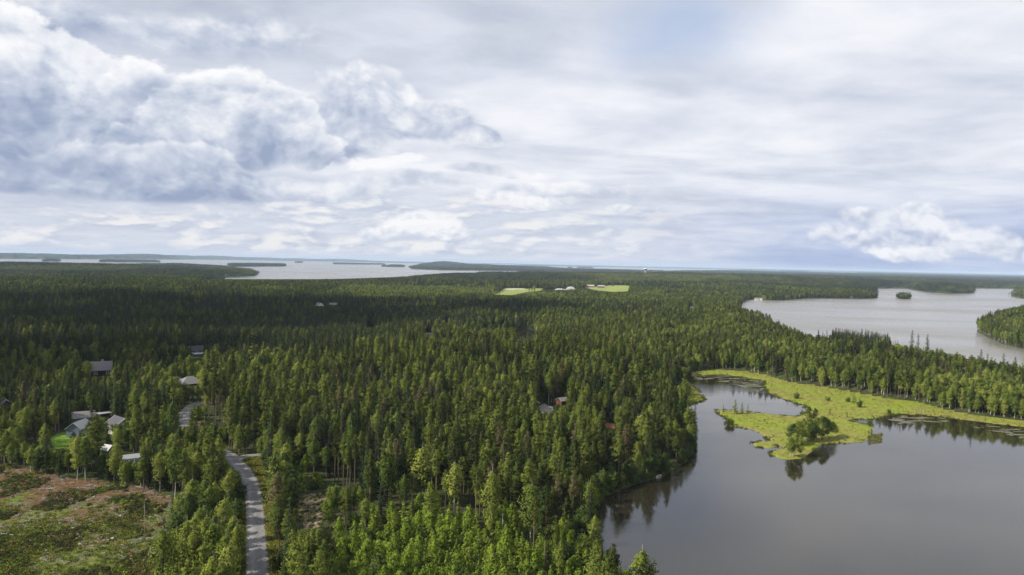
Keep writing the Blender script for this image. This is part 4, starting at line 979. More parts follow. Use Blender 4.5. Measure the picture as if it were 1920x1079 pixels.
def tree(kind, loc, Ht, w, rz, v, label, group=None):
    p = PROTO[kind][v % len(PROTO[kind])]; s = Ht / p['H']; sw = s ** .65 * w
    e = empty(kind, loc, rz); e.scale = (sw, sw, s)
    link('trunk', p['trunk'], e); link('crown', p['crown'], e)
    return tag(e, label, CAT[kind], group)
CAT = dict(pine_tree='pine', lone_pine_tree='pine', spruce_tree='spruce', birch_tree='birch', weeping_birch_tree='birch', alder_tree='alder', spruce_sapling='young tree', birch_sapling='young tree', willow_shrub='bush')

# ------------------------------------------------------------------ buildings
def house(name, px, py, w, dp, wh, rh, wall, roof, label, cat='house', rz=0.0, over=0.5, wins=(), gable=(), chim=None, trim='white', door=None, group=None, fascia=True, flat=False, hip=False, open_front=False):
    """gabled house; ridge along local x, long wall towards local -y. wins/gable: (position, sill, width, height) on the -y wall / on the +x gable"""
    g = P3([px], [py])[0]; e = empty(name, (g[0], g[1], g[2] - 0.1), rz); KEEPOUT.append((g[0], g[1], max(w, dp) * .62 + 1.5))
    tag(e, label, cat, group)
    b = MB(); X, Y = w / 2, dp / 2
    if flat:
        b.box(-X, X, -Y, Y, 0, wh)
    elif hip:
        b.box(-X, X, -Y, Y, 0, wh)
    else:
        b.add([(-X, -Y, 0), (X, -Y, 0), (X, Y, 0), (-X, Y, 0), (-X, -Y, wh), (X, -Y, wh), (X, Y, wh), (-X, Y, wh), (-X, 0, wh + rh), (X, 0, wh + rh)],
              [(0, 1, 5, 4), (2, 3, 7, 6), (1, 2, 6, 9, 5), (3, 0, 4, 8, 7), (0, 3, 2, 1)])
    b.build('wall', M[wall], e)
    r = MB(); th = 0.22; XO, YO = X + over, Y + over; k = rh / Y; dz = over * k
    if flat:
        r.box(-XO, XO, -YO, YO, wh + .01, wh + .01 + th)
    elif hip:
        r.add([(-XO, -YO, wh), (XO, -YO, wh), (XO, YO, wh), (-XO, YO, wh), (-X + Y, 0, wh + rh), (X - Y, 0, wh + rh), (-XO, -YO, wh - th), (XO, -YO, wh - th), (XO, YO, wh - th), (-XO, YO, wh - th)],
              [(0, 1, 5, 4), (1, 2, 5), (2, 3, 4, 5), (3, 0, 4), (6, 7, 1, 0), (7, 8, 2, 1), (8, 9, 3, 2), (9, 6, 0, 3), (6, 9, 8, 7)])
    else:
        for s in (-1, 1):
            a = [(-XO, s * YO, wh - dz + .03), (XO, s * YO, wh - dz + .03), (XO, 0, wh + rh + .03), (-XO, 0, wh + rh + .03)]
            c = [(p[0], p[1], p[2] + th) for p in a]; f = [(0, 1, 2, 3), (7, 6, 5, 4), (0, 4, 5, 1), (1, 5, 6, 2), (2, 6, 7, 3), (3, 7, 4, 0)]
            r.add(a + c, f if s > 0 else [q[::-1] for q in f])
    ro = r.build('roof', M[roof], e)
    if chim:
        MB().box(chim[0] - .45, chim[0] + .45, chim[1] - .45, chim[1] + .45, wh, wh + rh + 1.1).build('chimney', M['concrete'], ro)
    if fascia and not flat and not hip:
        for sx in (-1, 1):
            t = MB()
            for s in (-1, 1):
                x0, x1 = sorted((sx * (XO + .01), sx * (XO + .09)))
                t.add([(x0, s * YO, wh - dz - .12), (x1, s * YO, wh - dz - .12), (x1, 0, wh + rh - .12), (x0, 0, wh + rh - .12), (x0, s * YO, wh - dz + .30), (x1, s * YO, wh - dz + .30), (x1, 0, wh + rh + .30), (x0, 0, wh + rh + .30)],
                      [(0, 1, 2, 3), (4, 5, 6, 7), (0, 1, 5, 4), (1, 2, 6, 5), (2, 3, 7, 6), (3, 0, 4, 7)])
            t.build('bargeboard', M[trim], e)
    def window(cx, z, ww, hh, ax):
        t = MB(); fr = .16
        def bx(m, a0, a1, z0, z1, o0, o1):
            if ax == 'y': m.box(cx + a0, cx + a1, -Y - o1, -Y - o0, z0, z1)
            else: m.box(X + o0, X + o1, cx + a0, cx + a1, z0, z1)
        bx(t, -ww / 2 - fr, ww / 2 + fr, z - fr, z, .0, .08); bx(t, -ww / 2 - fr, ww / 2 + fr, z + hh, z + hh + fr, .0, .08)
        bx(t, -ww / 2 - fr, -ww / 2, z, z + hh, .0, .08); bx(t, ww / 2, ww / 2 + fr, z, z + hh, .0, .08); bx(t, -.05, .05, z, z + hh, .0, .07); bx(t, -ww / 2, ww / 2, z + hh * .5 - .05, z + hh * .5 + .05, .0, .065)
        fo = t.build('window', M['white'], e); q = MB(); bx(q, -ww / 2, ww / 2, z, z + hh, .005, .03); q.build('pane', M['glass'], fo)
    for c, z, ww, hh in wins: window(c, z, ww, hh, 'y')
    for c, z, ww, hh in gable: window(c, z, ww, hh, 'x')
    if door is not None:
        MB().box(door - .5, door + .5, -Y - .06, -Y + .0, 0.1, 2.2).build('door', M['white'], e)
    return e
face = lambda px: -math.atan((px - 960) / F)      # turns a long wall square to the line of sight
house('brown_house', 190, 703, 10.4, 8, 3.4, 4.2, 'brown_wall', 'grey_roof', 'dark brown house with grey tiled roof and white-framed window in the spruces', rz=face(190) - .05, wins=((-2.6, 1.0, 1.5, 1.7), (3.6, 1.0, 1.6, 1.7)), chim=(.5, .6), fascia=False)
house('dark_roofed_house', 367, 664, 8, 7, 2.6, 3.0, 'white', 'dark_roof', 'white house with dark blue-grey roof by a small lawn in the left wood', rz=face(367) + .25, wins=((-1.5, .9, 1.2, 1.2), (1.8, .9, 1.2, 1.2)))
house('lean_to_shed', 368, 669, 9.5, 3.6, 1.9, .5, 'blue_wall', 'pale_roof', 'low grey-roofed annexe in front of the dark-roofed house', 'shed', rz=face(367) + .25, fascia=False)
house('grey_roofed_house', 356, 727, 12, 9, 2.8, 3.4, 'brown_wall', 'grey_roof', 'house with grey hipped roof half hidden in trees above the road end', rz=face(356) + .4, hip=True)
house('small_grey_house', 334, 724, 6, 6, 2.6, 2.6, 'brown_wall', 'grey_roof', 'small hip-roofed outbuilding left of the house above the road end', 'outbuilding', rz=face(334) - .3, hip=True)
house('blue_grey_house', 149, 815, 8, 5.6, 3.4, 2.2, 'blue_wall', 'pale_roof', 'blue-grey house with pale shining roof beside the bright lawn', rz=face(149) + 1.05, wins=((-2, 1, 1.2, 1.3), (2, 1, 1.2, 1.3)), fascia=False)
house('long_grey_outbuilding', 156, 792, 8, 5.5, 2.7, 2.0, 'blue_wall', 'grey_roof', 'long outbuilding with dull grey roof behind the blue-grey house', 'outbuilding', rz=face(160) + .05, fascia=False)
house('white_gabled_house', 225, 812, 8, 7.2, 4.2, 2.4, 'cream_wall', 'dark_roof', 'cream house with dark roof and white-edged gable among pines', rz=face(226) - 1.15, gable=((-2.2, 2.4, 1.2, 1.3), (2.0, 2.4, 1.2, 1.3), (-2.2, .5, 1.2, 1.2)), wins=((-2, 1.5, 1.3, 1.5), (2, 1.5, 1.3, 1.5)))
house('flat_roofed_carport', 195, 784, 4.2, 3.4, 2.3, .2, 'brown_wall', 'pale_roof', 'carport with light flat roof behind the white gabled house', 'carport', rz=face(195) + .35, flat=True)
house('pale_roofed_shed', 203, 851, 3.4, 3.0, 2.0, 1.3, 'brown_wall', 'pale_roof', 'dark shed with pale steep roof in the birches below the houses', 'shed', rz=face(204) - .9, fascia=False)
house('greenhouse', 246, 868, 5.2, 3.0, 1.9, 1.1, 'white', 'pale_roof', 'white-framed greenhouse behind the trees above the clearing', 'greenhouse', rz=face(246) + .1, wins=((-1.7, .4, 1.2, 1.1), (0, .4, 1.2, 1.1), (1.7, .4, 1.2, 1.1)), over=.15, fascia=False)
house('white_gable_cottage', 9, 768, 6.5, 5, 2.8, 2.2, 'blue_wall', 'dark_roof', 'cottage at the left picture edge with white gable boards', 'cottage', rz=face(9) - 1.4)
house('far_white_house', 599, 577, 10, 9, 4.0, 3.2, 'white', 'grey_roof', 'white gabled house far off in the dark spruce wood', rz=face(599) - 1.2, gable=((-2, 1.2, 1.4, 1.5), (2, 1.2, 1.4, 1.5)))
house('far_grey_house', 626, 575, 12, 8, 2.8, 2.8, 'cream_wall', 'grey_roof', 'grey-roofed house right of the far white gable', rz=face(626) + .2)
# the farm on its field
house('red_barn', 1127, 540, 19, 10, 5.0, 3.0, 'red_wall', 'pale_roof', 'red barn with light grey roof on the right farm field', 'barn', rz=face(1127) + .08, wins=((-5, 1.5, 1.4, 1.4), (0, 1.5, 1.4, 1.4), (5, 1.5, 1.4, 1.4)))
house('long_barn', 1106, 539, 26, 11, 4.0, 3.6, 'red_wall', 'pale_roof', 'long grey-roofed barn left of the red barn', 'barn', rz=face(1106))
house('small_red_shed', 1149, 537, 7, 5, 3.0, 2.0, 'red_wall', 'dark_roof', 'small red shed right of the red barn', 'shed', rz=face(1149))
house('white_farmhouse', 1029, 540.5, 17, 9, 5.5, 3.5, 'white', 'pale_roof', 'white farmhouse with pale roof at the left end of the farm', rz=face(1029) + .4, wins=((-5, 1.5, 1.6, 1.6), (0, 1.5, 1.6, 1.6), (5, 1.5, 1.6, 1.6)))
house('red_farmhouse', 1049, 545.5, 15, 8, 3.4, 3.0, 'red_wall', 'pale_roof', 'red farmhouse with white trim left of the white dome hall', rz=face(1049) - .1, wins=((-4.5, 1.2, 1.8, 1.6), (0, 1.2, 1.8, 1.6), (4.5, 1.2, 1.8, 1.6)))
house('white_farm_shed', 1058, 545.8, 8, 6, 3.0, 2.0, 'white', 'pale_roof', 'white shed between red farmhouse and dome hall', 'shed', rz=face(1058) + .3)
house('white_garage', 1043, 546, 7, 6, 3.0, 1.8, 'white', 'pale_roof', 'white garage at the left gable of the red farmhouse', 'garage', rz=face(1043) - .3)
house('hay_trailer', 978, 542.5, 9, 4, 2.2, .4, 'white', 'pale_roof', 'pale flat-topped shelter on the left field beyond the hay', 'shelter', rz=face(978), flat=True)
house('hill_cabin', 1172, 517, 14, 9, 5, 3.5, 'white', 'pale_roof', 'white house peeping from the wood on the ridge', rz=face(1172))
house('bay_cabin', 1419, 563.2, 9, 7, 3.4, 2.8, 'white', 'grey_roof', 'white cabin at the head of the bay of the second lake', 'cabin', rz=face(1419) + .2, wins=((-2.4, 1.2, 1.5, 1.4), (2.4, 1.2, 1.5, 1.4)))
house('bay_boathouse', 1427, 563, 6, 5, 3.2, 2.2, 'cream_wall', 'grey_roof', 'small boathouse right of the white bay cabin', 'boathouse', rz=face(1427) - .2)
house('white_shore_hut', 1297, 580, 6, 5, 2.8, 2.0, 'white', 'dark_roof', 'tiny white hut in the wood left of the second lake', 'hut', rz=face(1297) - 1.2)
house('far_shore_hut', 1596, 559.6, 7, 5, 2.6, 1.8, 'wood', 'dark_roof', 'hut on the dark wooded far shore of the second lake', 'hut', rz=face(1596))
house('red_cabin', 1054, 764, 4.6, 4.2, 3.8, 1.2, 'brown_red', 'grey_roof', 'red-brown cabin beside the gravel yard in the pine wood', 'cabin', rz=face(1053) + .7, fascia=False)
house('dark_hut', 1000, 763, 4.6, 4.4, 2.6, 1.8, 'brown_wall', 'dark_roof', 'dark hut with white gable boards left of the gravel yard', 'hut', rz=face(999) - 1.3)
house('orange_roofed_shed', 1143, 809, 3.4, 3.4, 2.0, 1.5, 'brown_wall', 'orange_roof', 'little shed with rusty orange roof in the wood near the lake', 'shed', rz=face(1143) + .1, fascia=False)
house('pond_hut', 803, 632, 9, 6, 2.0, 2.2, 'brown_wall', 'grey_roof', 'long low grey-roofed hut left of the dark pond', 'hut', rz=face(803) + .05)
house('wood_edge_hut', 694, 622, 6, 5, 2.2, 2.2, 'brown_wall', 'grey_roof', 'hut showing a pale roof edge in the middle wood', 'hut', rz=face(694) + .9)
OPEN += [(798, 809, 627), (690, 698, 614), (1592, 1600, 561)]

def dome_hall():
    g = P3([1070], [544.5])[0]; e = empty('dome_hall', g, face(1070)); KEEPOUT.append((g[0], g[1], 20))
    tag(e, 'white round-roofed hall in the middle of the farm', 'hall')
    n = 20; V, Q = [], []; L, Wd, Hh = 13.0, 13.5, 9.5
    for k in range(n + 1):
        a = math.pi * k / n
        for y in (-L, L): V.append((-math.cos(a) * Wd, y, math.sin(a) * Hh))
    for k in range(n): Q.append((2 * k, 2 * k + 2, 2 * k + 3, 2 * k + 1))
    b = MB(); b.add(V, Q); b.build('roof', M['white'], e)
    c = MB(); c.add([v for v in V if v[1] < 0], [tuple(range(n + 1))]); c.build('end_wall', M['cream_wall'], e); c = MB(); c.add([v for v in V if v[1] > 0], [tuple(range(n + 1))[::-1]]); c.build('end_wall', M['cream_wall'], e)
    MB().box(-3, 3, -L - .25, -L - .02, 0, 5).build('door', M['pale_roof'], e)
dome_hall()
def water_tower():
    dist = 3300.0; v = ray(np.array([1210.5]), np.array([503.6]))[0]; v = v / v[1]; top = CAMZ + v[2] * dist
    x, y = v[0] * dist, dist; z = float(height(np.array([x]), np.array([y]))[0]); e = empty('water_tower', (x, y, z)); KEEPOUT.append((x, y, 12)); Hh = top - z
    tag(e, 'pale mushroom-shaped water tower on the wooded ridge', 'water tower')
    MB().tube([(0, 0, 0), (0, 0, Hh - 9), (0, 0, Hh - 7)], [3.6, 3.0, 3.4], 16).build('shaft', M['concrete'], e)
    MB().tube([(0, 0, Hh - 7), (0, 0, Hh - 3.4), (0, 0, Hh - 1.6)], [3.4, 10.5, 11.0], 24).build('tank', M['concrete'], e)
    MB().tube([(0, 0, Hh - 1.59), (0, 0, Hh)], [11.4, 9.0], 24).build('cap', M['white'], e)
water_tower()
def flagpole():
    g = P3([1076], [541])[0]; e = tag(empty('flagpole', g), 'slim white flagpole behind the dome hall', 'flagpole')
    MB().tube([(0, 0, 0), (0, 0, 14)], [.22, .1], 8).build('pole', M['white'], e); MB().tube([(0, 0, 14), (0, 0, 14.3)], [.22, .12], 8).build('finial', M['white'], e)
flagpole()
def rowing_boat(px, py, L, rz, label, mat='concrete'):
    g = P3([px], [py])[0]; e = tag(empty('rowing_boat', (g[0], g[1], max(g[2], 0) + .02), rz), label, 'boat')
    n = 9; V, Q = [], []
    for i in range(n):
        t = i / (n - 1); x = (t - .5) * L; wv = .85 * math.sin(math.pi * min(1, t * .86 + .16)) ** .6 + .02; sh = .12 * (2 * t - 1) ** 2
        V += [(x, -wv, .62 + sh), (x, -wv * .7, .1), (x, 0, 0), (x, wv * .7, .1), (x, wv, .62 + sh)]
    for i in range(n - 1):
        for j in range(4): Q.append((i * 5 + j, (i + 1) * 5 + j, (i + 1) * 5 + j + 1, i * 5 + j + 1))
    b = MB(); b.add(V, Q); b.add(V[:5], [(0, 1, 2, 3, 4)]); b.build('hull', M[mat], e)
    for x in (-.22 * L, .05 * L, .3 * L): MB().box(x - .14, x + .14, -.62, .62, .36, .41).build('bench', M['wood'], e)
    for s in (-1, 1):
        V2 = [(v[0], s * abs(v[1]), v[2]) for v in V[::5]]; MB().tube(V2, .05, 4).build('gunwale', M['wood'], e)
rowing_boat(1236, 896, 4.2, 1.0, 'pale rowing boat drawn up on the shaded lake shore')
rowing_boat(1588, 562.5, 5.0, .1, 'pale boat moored before the far shore hut')
def jetty(px, py, L, rz, label):
    g = P3([px], [py])[0]; e = tag(empty('jetty', (g[0], g[1], 0), rz), label, 'jetty')
    deck = MB().box(-.9, .9, -L, 1, .42, .46).mesh('frame', M['wood']); link('frame', deck, e)
    pm = MB().box(-1.05, 1.05, -.11, .11, .462, .52).mesh('plank', M['wood'])
    for i in range(int(L / .27)): link('plank', pm, e, (0, -L + .15 + i * .27, 0))
    po = MB().tube([(0, 0, -1.2), (0, 0, .42)], .09, 6).mesh('post', M['wood'])
    for i in range(3):
        for s in (-.8, .8): link('post', po, e, (s, -L + .3 + i * L * .42, 0))
jetty(1432, 565, 9, -.5, 'pale jetty below the bay cabin')

# two bleached dead trunks on the bog, dead trees in the young growth
def snag(px, top, base, label, fork=False, twigs=8, sd=1, r=.11):
    g = P3([px], [base])[0]; d = project(*g)[2]; Hh = float((base - top) * d / F); q = np.random.default_rng(sd)
    e = tag(empty('dead_tree', g), label, 'dead tree')
    pts = [(0, 0, 0), (.06 * Hh * .2, .02, Hh * .35), (.02, -.03, Hh * .7), (.05, 0, Hh)]
    MB().tube(pts, [r * 1.3, r, r * .8, r * .3], 7).build('trunk', M['dead_bark'], e)
    for i in range(twigs):
        z = Hh * q.uniform(.35, .97); a = q.uniform(0, 6.28); L = q.uniform(.4, 1.3) * (1.15 - z / Hh * .6)
        MB().tube([(.03, 0, z), (math.cos(a) * L * .5, math.sin(a) * L * .5, z + .12), (math.cos(a) * L, math.sin(a) * L, z + q.uniform(-.2, .5))], [.035, .028, .012], 4).build('branch', M['dead_bark'], e)
snag(941, 961, 1022, 'grey dead trunk with stubby branches above the saplings', twigs=9, sd=2)
snag(1087, 921, 985, 'tall bleached dead spire between shore pines', twigs=7, sd=3)
snag(1725, 766, 777, 'left-hand bleached dead stem on the bog edge', twigs=2, sd=4, r=.14)
snag(1731, 768, 779, 'right-hand bleached dead stem on the bog edge', twigs=2, sd=5, r=.14)
snag(271, 938, 1000, 'thin grey bare stem standing in the clearing', twigs=4, sd=6, r=.08)

# ---- the forest itself
T = place_forest()
nk = len(KINDS)
chosen = np.zeros(len(T), bool)
vis = (T[:, 6] > -12) & (T[:, 6] < 1932) & (T[:, 7] - T[:, 5] * F / T[:, 8] < 1079)
spx = T[:, 5] * F / T[:, 8]
LIMIT = dict(pine_tree=275, spruce_tree=270, birch_tree=255, alder_tree=120, spruce_sapling=190, birch_sapling=190, willow_shrub=90)
hero_n = {}
for hh in HERO: hero_n[hh[0]] = hero_n.get(hh[0], 0) + 1
LAND = [('the bright young growth at the frame foot', 860, 1040), ('the sandy bank right of the road', 585, 960), ('the side road', 478, 856), ('the road bend', 440, 850), ('the lit orange-trunked stand', 420, 790), ('the upper road end', 362, 762),
        ('the brown house', 190, 703), ('the blue-grey house', 149, 815), ('the white gabled house', 226, 812), ('the bright lawn', 112, 830), ('the greenhouse', 246, 868), ('the clearing edge', 200, 902), ('the left road edge', 440, 960),
        ('the red cabin', 1053, 765), ('the orange-roofed shed', 1143, 809), ('the rowing boat', 1233, 899), ('the dark lake corner', 1135, 935), ('the western bog patch', 1290, 745), ('the lakeside point', 1300, 830), ('the crest of the pine hill', 860, 690), ('the middle of the pine hill', 720, 770), ('the lakeward slope of the pine hill', 1010, 850), ('the airy birch', 806, 985),
        ('the head of the inner pond', 1390, 697), ('the open bog', 1560, 728), ('the bog corner by the dark water', 1690, 752), ('the second lake', 1640, 665), ('the right picture edge', 1880, 780), ('the hip-roofed house', 350, 726), ('the cottage at the left edge', 9, 768)]
LP = P3([l[1] for l in LAND], [l[2] for l in LAND])
ADJ = dict(pine_tree=('olive pine', 'pines'), spruce_tree=('dark pointed spruce', 'spruces'), birch_tree=('leafy green birch', 'birches'), alder_tree=('dull green alder', 'alders'), spruce_sapling=('bright young spruce', 'young spruces'), birch_sapling=('bright young birch', 'young birches'), willow_shrub=('low willow bush', 'willow bushes'))
plan = []
for k, nm in enumerate(KINDS):
    q = np.where((T[:, 3] == k) & vis)[0]; q = q[np.argsort(-spx[q])][:LIMIT[nm] - hero_n.get(nm, 0)]
    chosen[q] = True
    dl = np.hypot(T[q, 0][:, None] - LP[None, :, 0], T[q, 1][:, None] - LP[None, :, 1]); who = dl.argmin(1); dd = dl.min(1); hm = np.median(T[q, 5])
    near = {}
    for i in range(len(q)):
        if who[i] not in near or dd[i] < dd[near[who[i]]]: near[who[i]] = i
    for i, t in enumerate(q):
        lm, lx, ly = LAND[who[i]]; big = T[t, 5] > hm; dx = T[t, 6] - lx; dyy = (T[t, 7] - ly) * 1.6
        side = ('right of' if dx > 0 else 'left of') if abs(dx) > abs(dyy) else ('before' if dyy > 0 else 'beyond')
        if near[who[i]] == i: lab, gr = f'{ADJ[nm][0]} standing closest to {lm}', f'{ADJ[nm][1]} around {lm}'
        else:
            tone = 'taller' if big else 'shorter'
            lab = f'{tone} {ADJ[nm][0]} {side} {lm}'; gr = f'{tone} {ADJ[nm][1]} {side} {lm}'
        plan.append((nm, T[t], lab, gr))
for kind, x, ytop, ybase, label, v, w, group in HERO:
    g = P3([x], [ybase])[0]; d = project(*g)[2]; Ht = float((ybase - ytop) * d / F)
    tree(kind, (g[0], g[1], g[2] - .05), Ht, w, random.uniform(0, 6.28), v, label, group)
for nm, t, lab, gr in plan:
    tree(nm, (t[0], t[1], t[2] - .05), float(t[5]), random.uniform(.9, 1.12), random.uniform(0, 6.28), int(t[4]), lab, gr)
STUFF = dict(pine_tree=('pine_wood', 'the rest of the pines, farther and half hidden'), spruce_tree=('spruce_wood', 'the rest of the dark spruces'), birch_tree=('birch_wood', 'the rest of the light birches'), alder_tree=('alder_thicket', 'the rest of the alders'),
             spruce_sapling=('spruce_saplings', 'the rest of the young spruces'), birch_sapling=('birch_saplings', 'the rest of the young birches'), willow_shrub=('willow_thicket', 'the rest of the bushes'))
for k, nm in enumerate(KINDS):
    t = T[(T[:, 3] == k) & ~chosen]
    if not len(t): continue
    Hp = np.array([p['H'] for p in PROTO[nm]])[t[:, 4].astype(int)]; s = t[:, 5] / Hp; w = s ** .65 * RNG.uniform(.88, 1.14, len(t))
    far = np.clip((t[:, 8] - 900) / 600, 0, 1); w = w * (1 + .22 * far)
    scatter(STUFF[nm][0], np.column_stack([t[:, 0], t[:, 1], t[:, 2] - .05]), t[:, 4], np.column_stack([w, w, s]), np.column_stack([np.zeros(len(t)), np.zeros(len(t)), RNG.uniform(0, 6.28, len(t))]), [p['whole'] for p in PROTO[nm]], STUFF[nm][1], 'trees')
print('trees', len(T), 'single', int(chosen.sum()) + len(HERO))

def far_forest():
    P, K, Sz = [], [], []
    for s, r0, r1 in ((26, 2380, 4200), (36, 4200, 9500), (60, 9500, 16000)):
        x, y = jitter_grid(s, r0, r1, 43); h, d, b = height(x, y, True); k = d > s * .38
        x, y, h = x[k], y[k], h[k]; px, py, dist = project(x, y, h); k = (px > -400) & (px < 2320); x, y, h, px, py = x[k], y[k], h[k], px[k], py[k]
        f = fbm(x / 420, y / 420, 91, 3) + RNG.normal(size=len(x)) * .02
        hs_ = RNG.uniform(.82, 1.1, len(x)); cap = cap_heights(px, py, np.hypot(x, y), np.full(len(x), s * .5), hs_ * 17.0); ok = cap > 3.0
        x, y, h, f, hs_, cap = x[ok], y[ok], h[ok], f[ok], hs_[ok], cap[ok]; hs_ = np.minimum(hs_, cap / 17.0)
        dist = np.hypot(x, y); f = f - sstep(4300, 5600, dist) * .2
        kd = np.where(f < .41, RNG.integers(3, 5, len(x)), np.where(f > .50, RNG.integers(5, 7, len(x)), RNG.integers(0, 3, len(x))))
        P.append(np.column_stack([x, y, h - .3])); K.append(kd); Sz.append(np.column_stack([np.full(len(x), s / 30)] * 2 + [hs_]))
    P = np.concatenate(P); n = len(P)
    tz = np.column_stack([np.zeros(n), np.zeros(n), RNG.integers(0, 4, n) * math.pi / 2])
    scatter('distant_forest', P, np.concatenate(K), np.concatenate(Sz), tz, PATCH['mixed'] + PATCH['dark'] + PATCH['light'], 'mixed woods stretching away to the great lake', 'forest')
    print('patches', n)
far_forest()

# ------------------------------------------------------------------ low growth, logging debris, lily pads
def tuft_mesh(seed, n, r, hgt, mat, card):
    g = np.random.default_rng(seed); o = g.normal(size=(n, 3)) * np.array([r, r, 0]); o[:, 2] = np.abs(g.normal(size=n)) * hgt * .5 + .05
    D = np.column_stack([g.normal(size=(n, 2)) * .55, np.ones(n)]); v, q = sprays(o, D, g.uniform(.7, 1.3, n) * card, .35, g); return mesh_np('tuft', v, [q], [M[mat]], None, False, np.repeat(np.array([0, 0, 1.0]) + g.normal(size=(n, 3)) * .25, 4, 0))
def bushlet(seed, n, r, hgt, mat, card):
    g = np.random.default_rng(seed); o = g.normal(size=(n, 3)) * np.array([r, r, hgt * .5]); o[:, 2] = np.abs(o[:, 2]); nn_ = o + np.array([0, 0, .5]) + g.normal(size=o.shape) * .3; v, q = cards(o, nn_, g.uniform(.7, 1.3, n) * card, .65, g); return mesh_np('bushlet', v, [q], [M[mat]], None, False, np.repeat(o / r * .8 + np.array([0, 0, .7]), 4, 0))
M['rust'] = leaf_mat('rusty_twigs', (0.08, 0.045, 0.022), (0.14, 0.075, 0.035), (0.22, 0.12, 0.06), 0.1, 0.9)
TUFTS = [tuft_mesh(s, 26, .45, .5, 'tuft', .28) for s in (1, 2, 3)]
BUSHES = [bushlet(s, 60, .5, .7, m, .20) for s, m in ((1, 'heath'), (2, 'young'), (3, 'aspen'), (4, 'heath'))]
def in_poly(P, n, lo=0.0):
    a, b = P.min(0), P.max(0); out = np.zeros((0, 2))
    while len(out) < n:
        q = RNG.uniform(a, b, (n * 2, 2)); q = q[sd_poly(P, q[:, 0], q[:, 1]) > lo]; out = np.concatenate([out, q])
    return out[:n]
def sow(name, xy, meshes, lo, hi, label, cat, pick=None, sink=0.05):
    h, d, b = height(xy[:, 0], xy[:, 1], True); k = d > .3; xy, h = xy[k], h[k]; n = len(xy)
    s = RNG.uniform(lo, hi, n); p = RNG.integers(0, len(meshes), n) if pick is None else pick[k]
    scatter(name, np.column_stack([xy, h - sink]), p, np.column_stack([s, s, s * RNG.uniform(.8, 1.2, n)]), np.column_stack([np.zeros(n), np.zeros(n), RNG.uniform(0, 6.28, n)]), meshes, label, cat)
cl = CLEAR.copy(); cl[:, 1] = np.maximum(cl[:, 1], 150)
xy = in_poly(cl, 12000); xy = xy[fbm(xy[:, 0] / 9, xy[:, 1] / 9, 15, 3) > .47]
HS = BUSHES + [bushlet(9, 50, .55, .5, 'heath', .18), bushlet(10, 50, .5, .6, 'rust', .18)]; tp = RNG.random(len(xy)); pk = np.where(tp < .35, 0, np.where(tp < .5, 3, np.where(tp < .75, 4, np.where(tp < .88, 5, np.where(tp < .94, 1, 2)))))
sow('heath_scrub', xy, HS, .45, 1.25, 'heather and raspberry scrub on the clear-cut', 'scrub', pk)
xy = in_poly(cl, 36000); nearw = np.clip((208 - xy[:, 1]) / 26, 0.05, 1); xy = xy[RNG.random(len(xy)) < nearw * np.where(fbm(xy[:, 0] / 12, xy[:, 1] / 12, 16, 3) > .42, .9, .22)]
CG = [tuft_mesh(s, 26, .45, .5, 'grass', .28) for s in (11, 12, 13)]
sow('clearing_grass', xy, CG, .4, .95, 'yellow-green grass on the near part of the clear-cut', 'grass')
xy = np.concatenate([in_poly(BOGS[0], 6000), in_poly(BOGS[1], 1600)]); h, d, b = height(xy[:, 0], xy[:, 1], True); xy = xy[(d > .2)]
sow('bog_sedge', xy, TUFTS, .3, .65, 'sedge and low heath on the floating bog', 'sedge')
xy = in_poly(VERGE, 2600); sow('verge_grass', xy, TUFTS, .6, 1.2, 'dry grass on the right road verge', 'grass')
rp = S_ROAD[np.repeat(np.arange(0, len(S_ROAD), 1), 9)]; tt = np.gradient(S_ROAD, axis=0); tt /= np.linalg.norm(tt, axis=1, keepdims=True); nn = np.stack([tt[:, 1], -tt[:, 0]], 1)[np.repeat(np.arange(len(S_ROAD)), 9)]
xy = rp + nn * (RNG.choice([-1, 1], len(rp)) * RNG.uniform(3.4, 5.2, len(rp)))[:, None] + RNG.normal(size=rp.shape) * .4
sow('roadside_grass', xy, TUFTS, .5, 1.1, 'grass along both road edges', 'grass')
xy = np.concatenate([in_poly(p, 260) for p in SANDS]); sow('bank_heath', xy, BUSHES + TUFTS, .3, .8, 'sparse heath on the bare sand', 'scrub')
# ferns and blueberry under the young growth
YG = poly([(640, 1200), (600, 1100), (628, 1020), (668, 975), (760, 955), (870, 975), (985, 985), (1085, 1010), (1110, 1079), (1120, 1200)], 5)
sow('undergrowth', in_poly(YG, 7000), BUSHES, .7, 1.7, 'dark heath and ferns between the saplings', 'undergrowth')
sh = []
for i in range(len(LAKE_A)):
    p, q = LAKE_A[i], LAKE_A[(i + 1) % len(LAKE_A)]; L_ = np.linalg.norm(q - p)
    if L_ < 130: sh.append(p + (q - p) * RNG.random((int(L_ / .8) + 1, 1)) + RNG.normal(size=(int(L_ / .8) + 1, 2)) * 2.0)
sh = np.concatenate(sh); hh_, dd_, bb_ = height(sh[:, 0], sh[:, 1], True); k_ = (dd_ > .2) & (dd_ < 4.5) & (bb_ < -1); sh = sh[k_]; n_ = len(sh); sz_ = RNG.uniform(.42, .85, n_)
scatter('shore_bushes', np.column_stack([sh, hh_[k_] - .3]), RNG.integers(0, 3, n_), np.column_stack([sz_, sz_, sz_]), np.column_stack([np.zeros(n_)] * 2 + [RNG.uniform(0, 6.28, n_)]), [p['whole'] for p in PROTO['willow_shrub']], 'bushes overhanging the lake shore', 'bushes')
rs_ = []
for i in range(len(LAKE_A)):
    p, q = LAKE_A[i], LAKE_A[(i + 1) % len(LAKE_A)]; L_ = np.linalg.norm(q - p)
    if L_ < 130: rs_.append(p + (q - p) * RNG.random((int(L_ * 5), 1)) + RNG.normal(size=(int(L_ * 5), 2)) * 1.3)
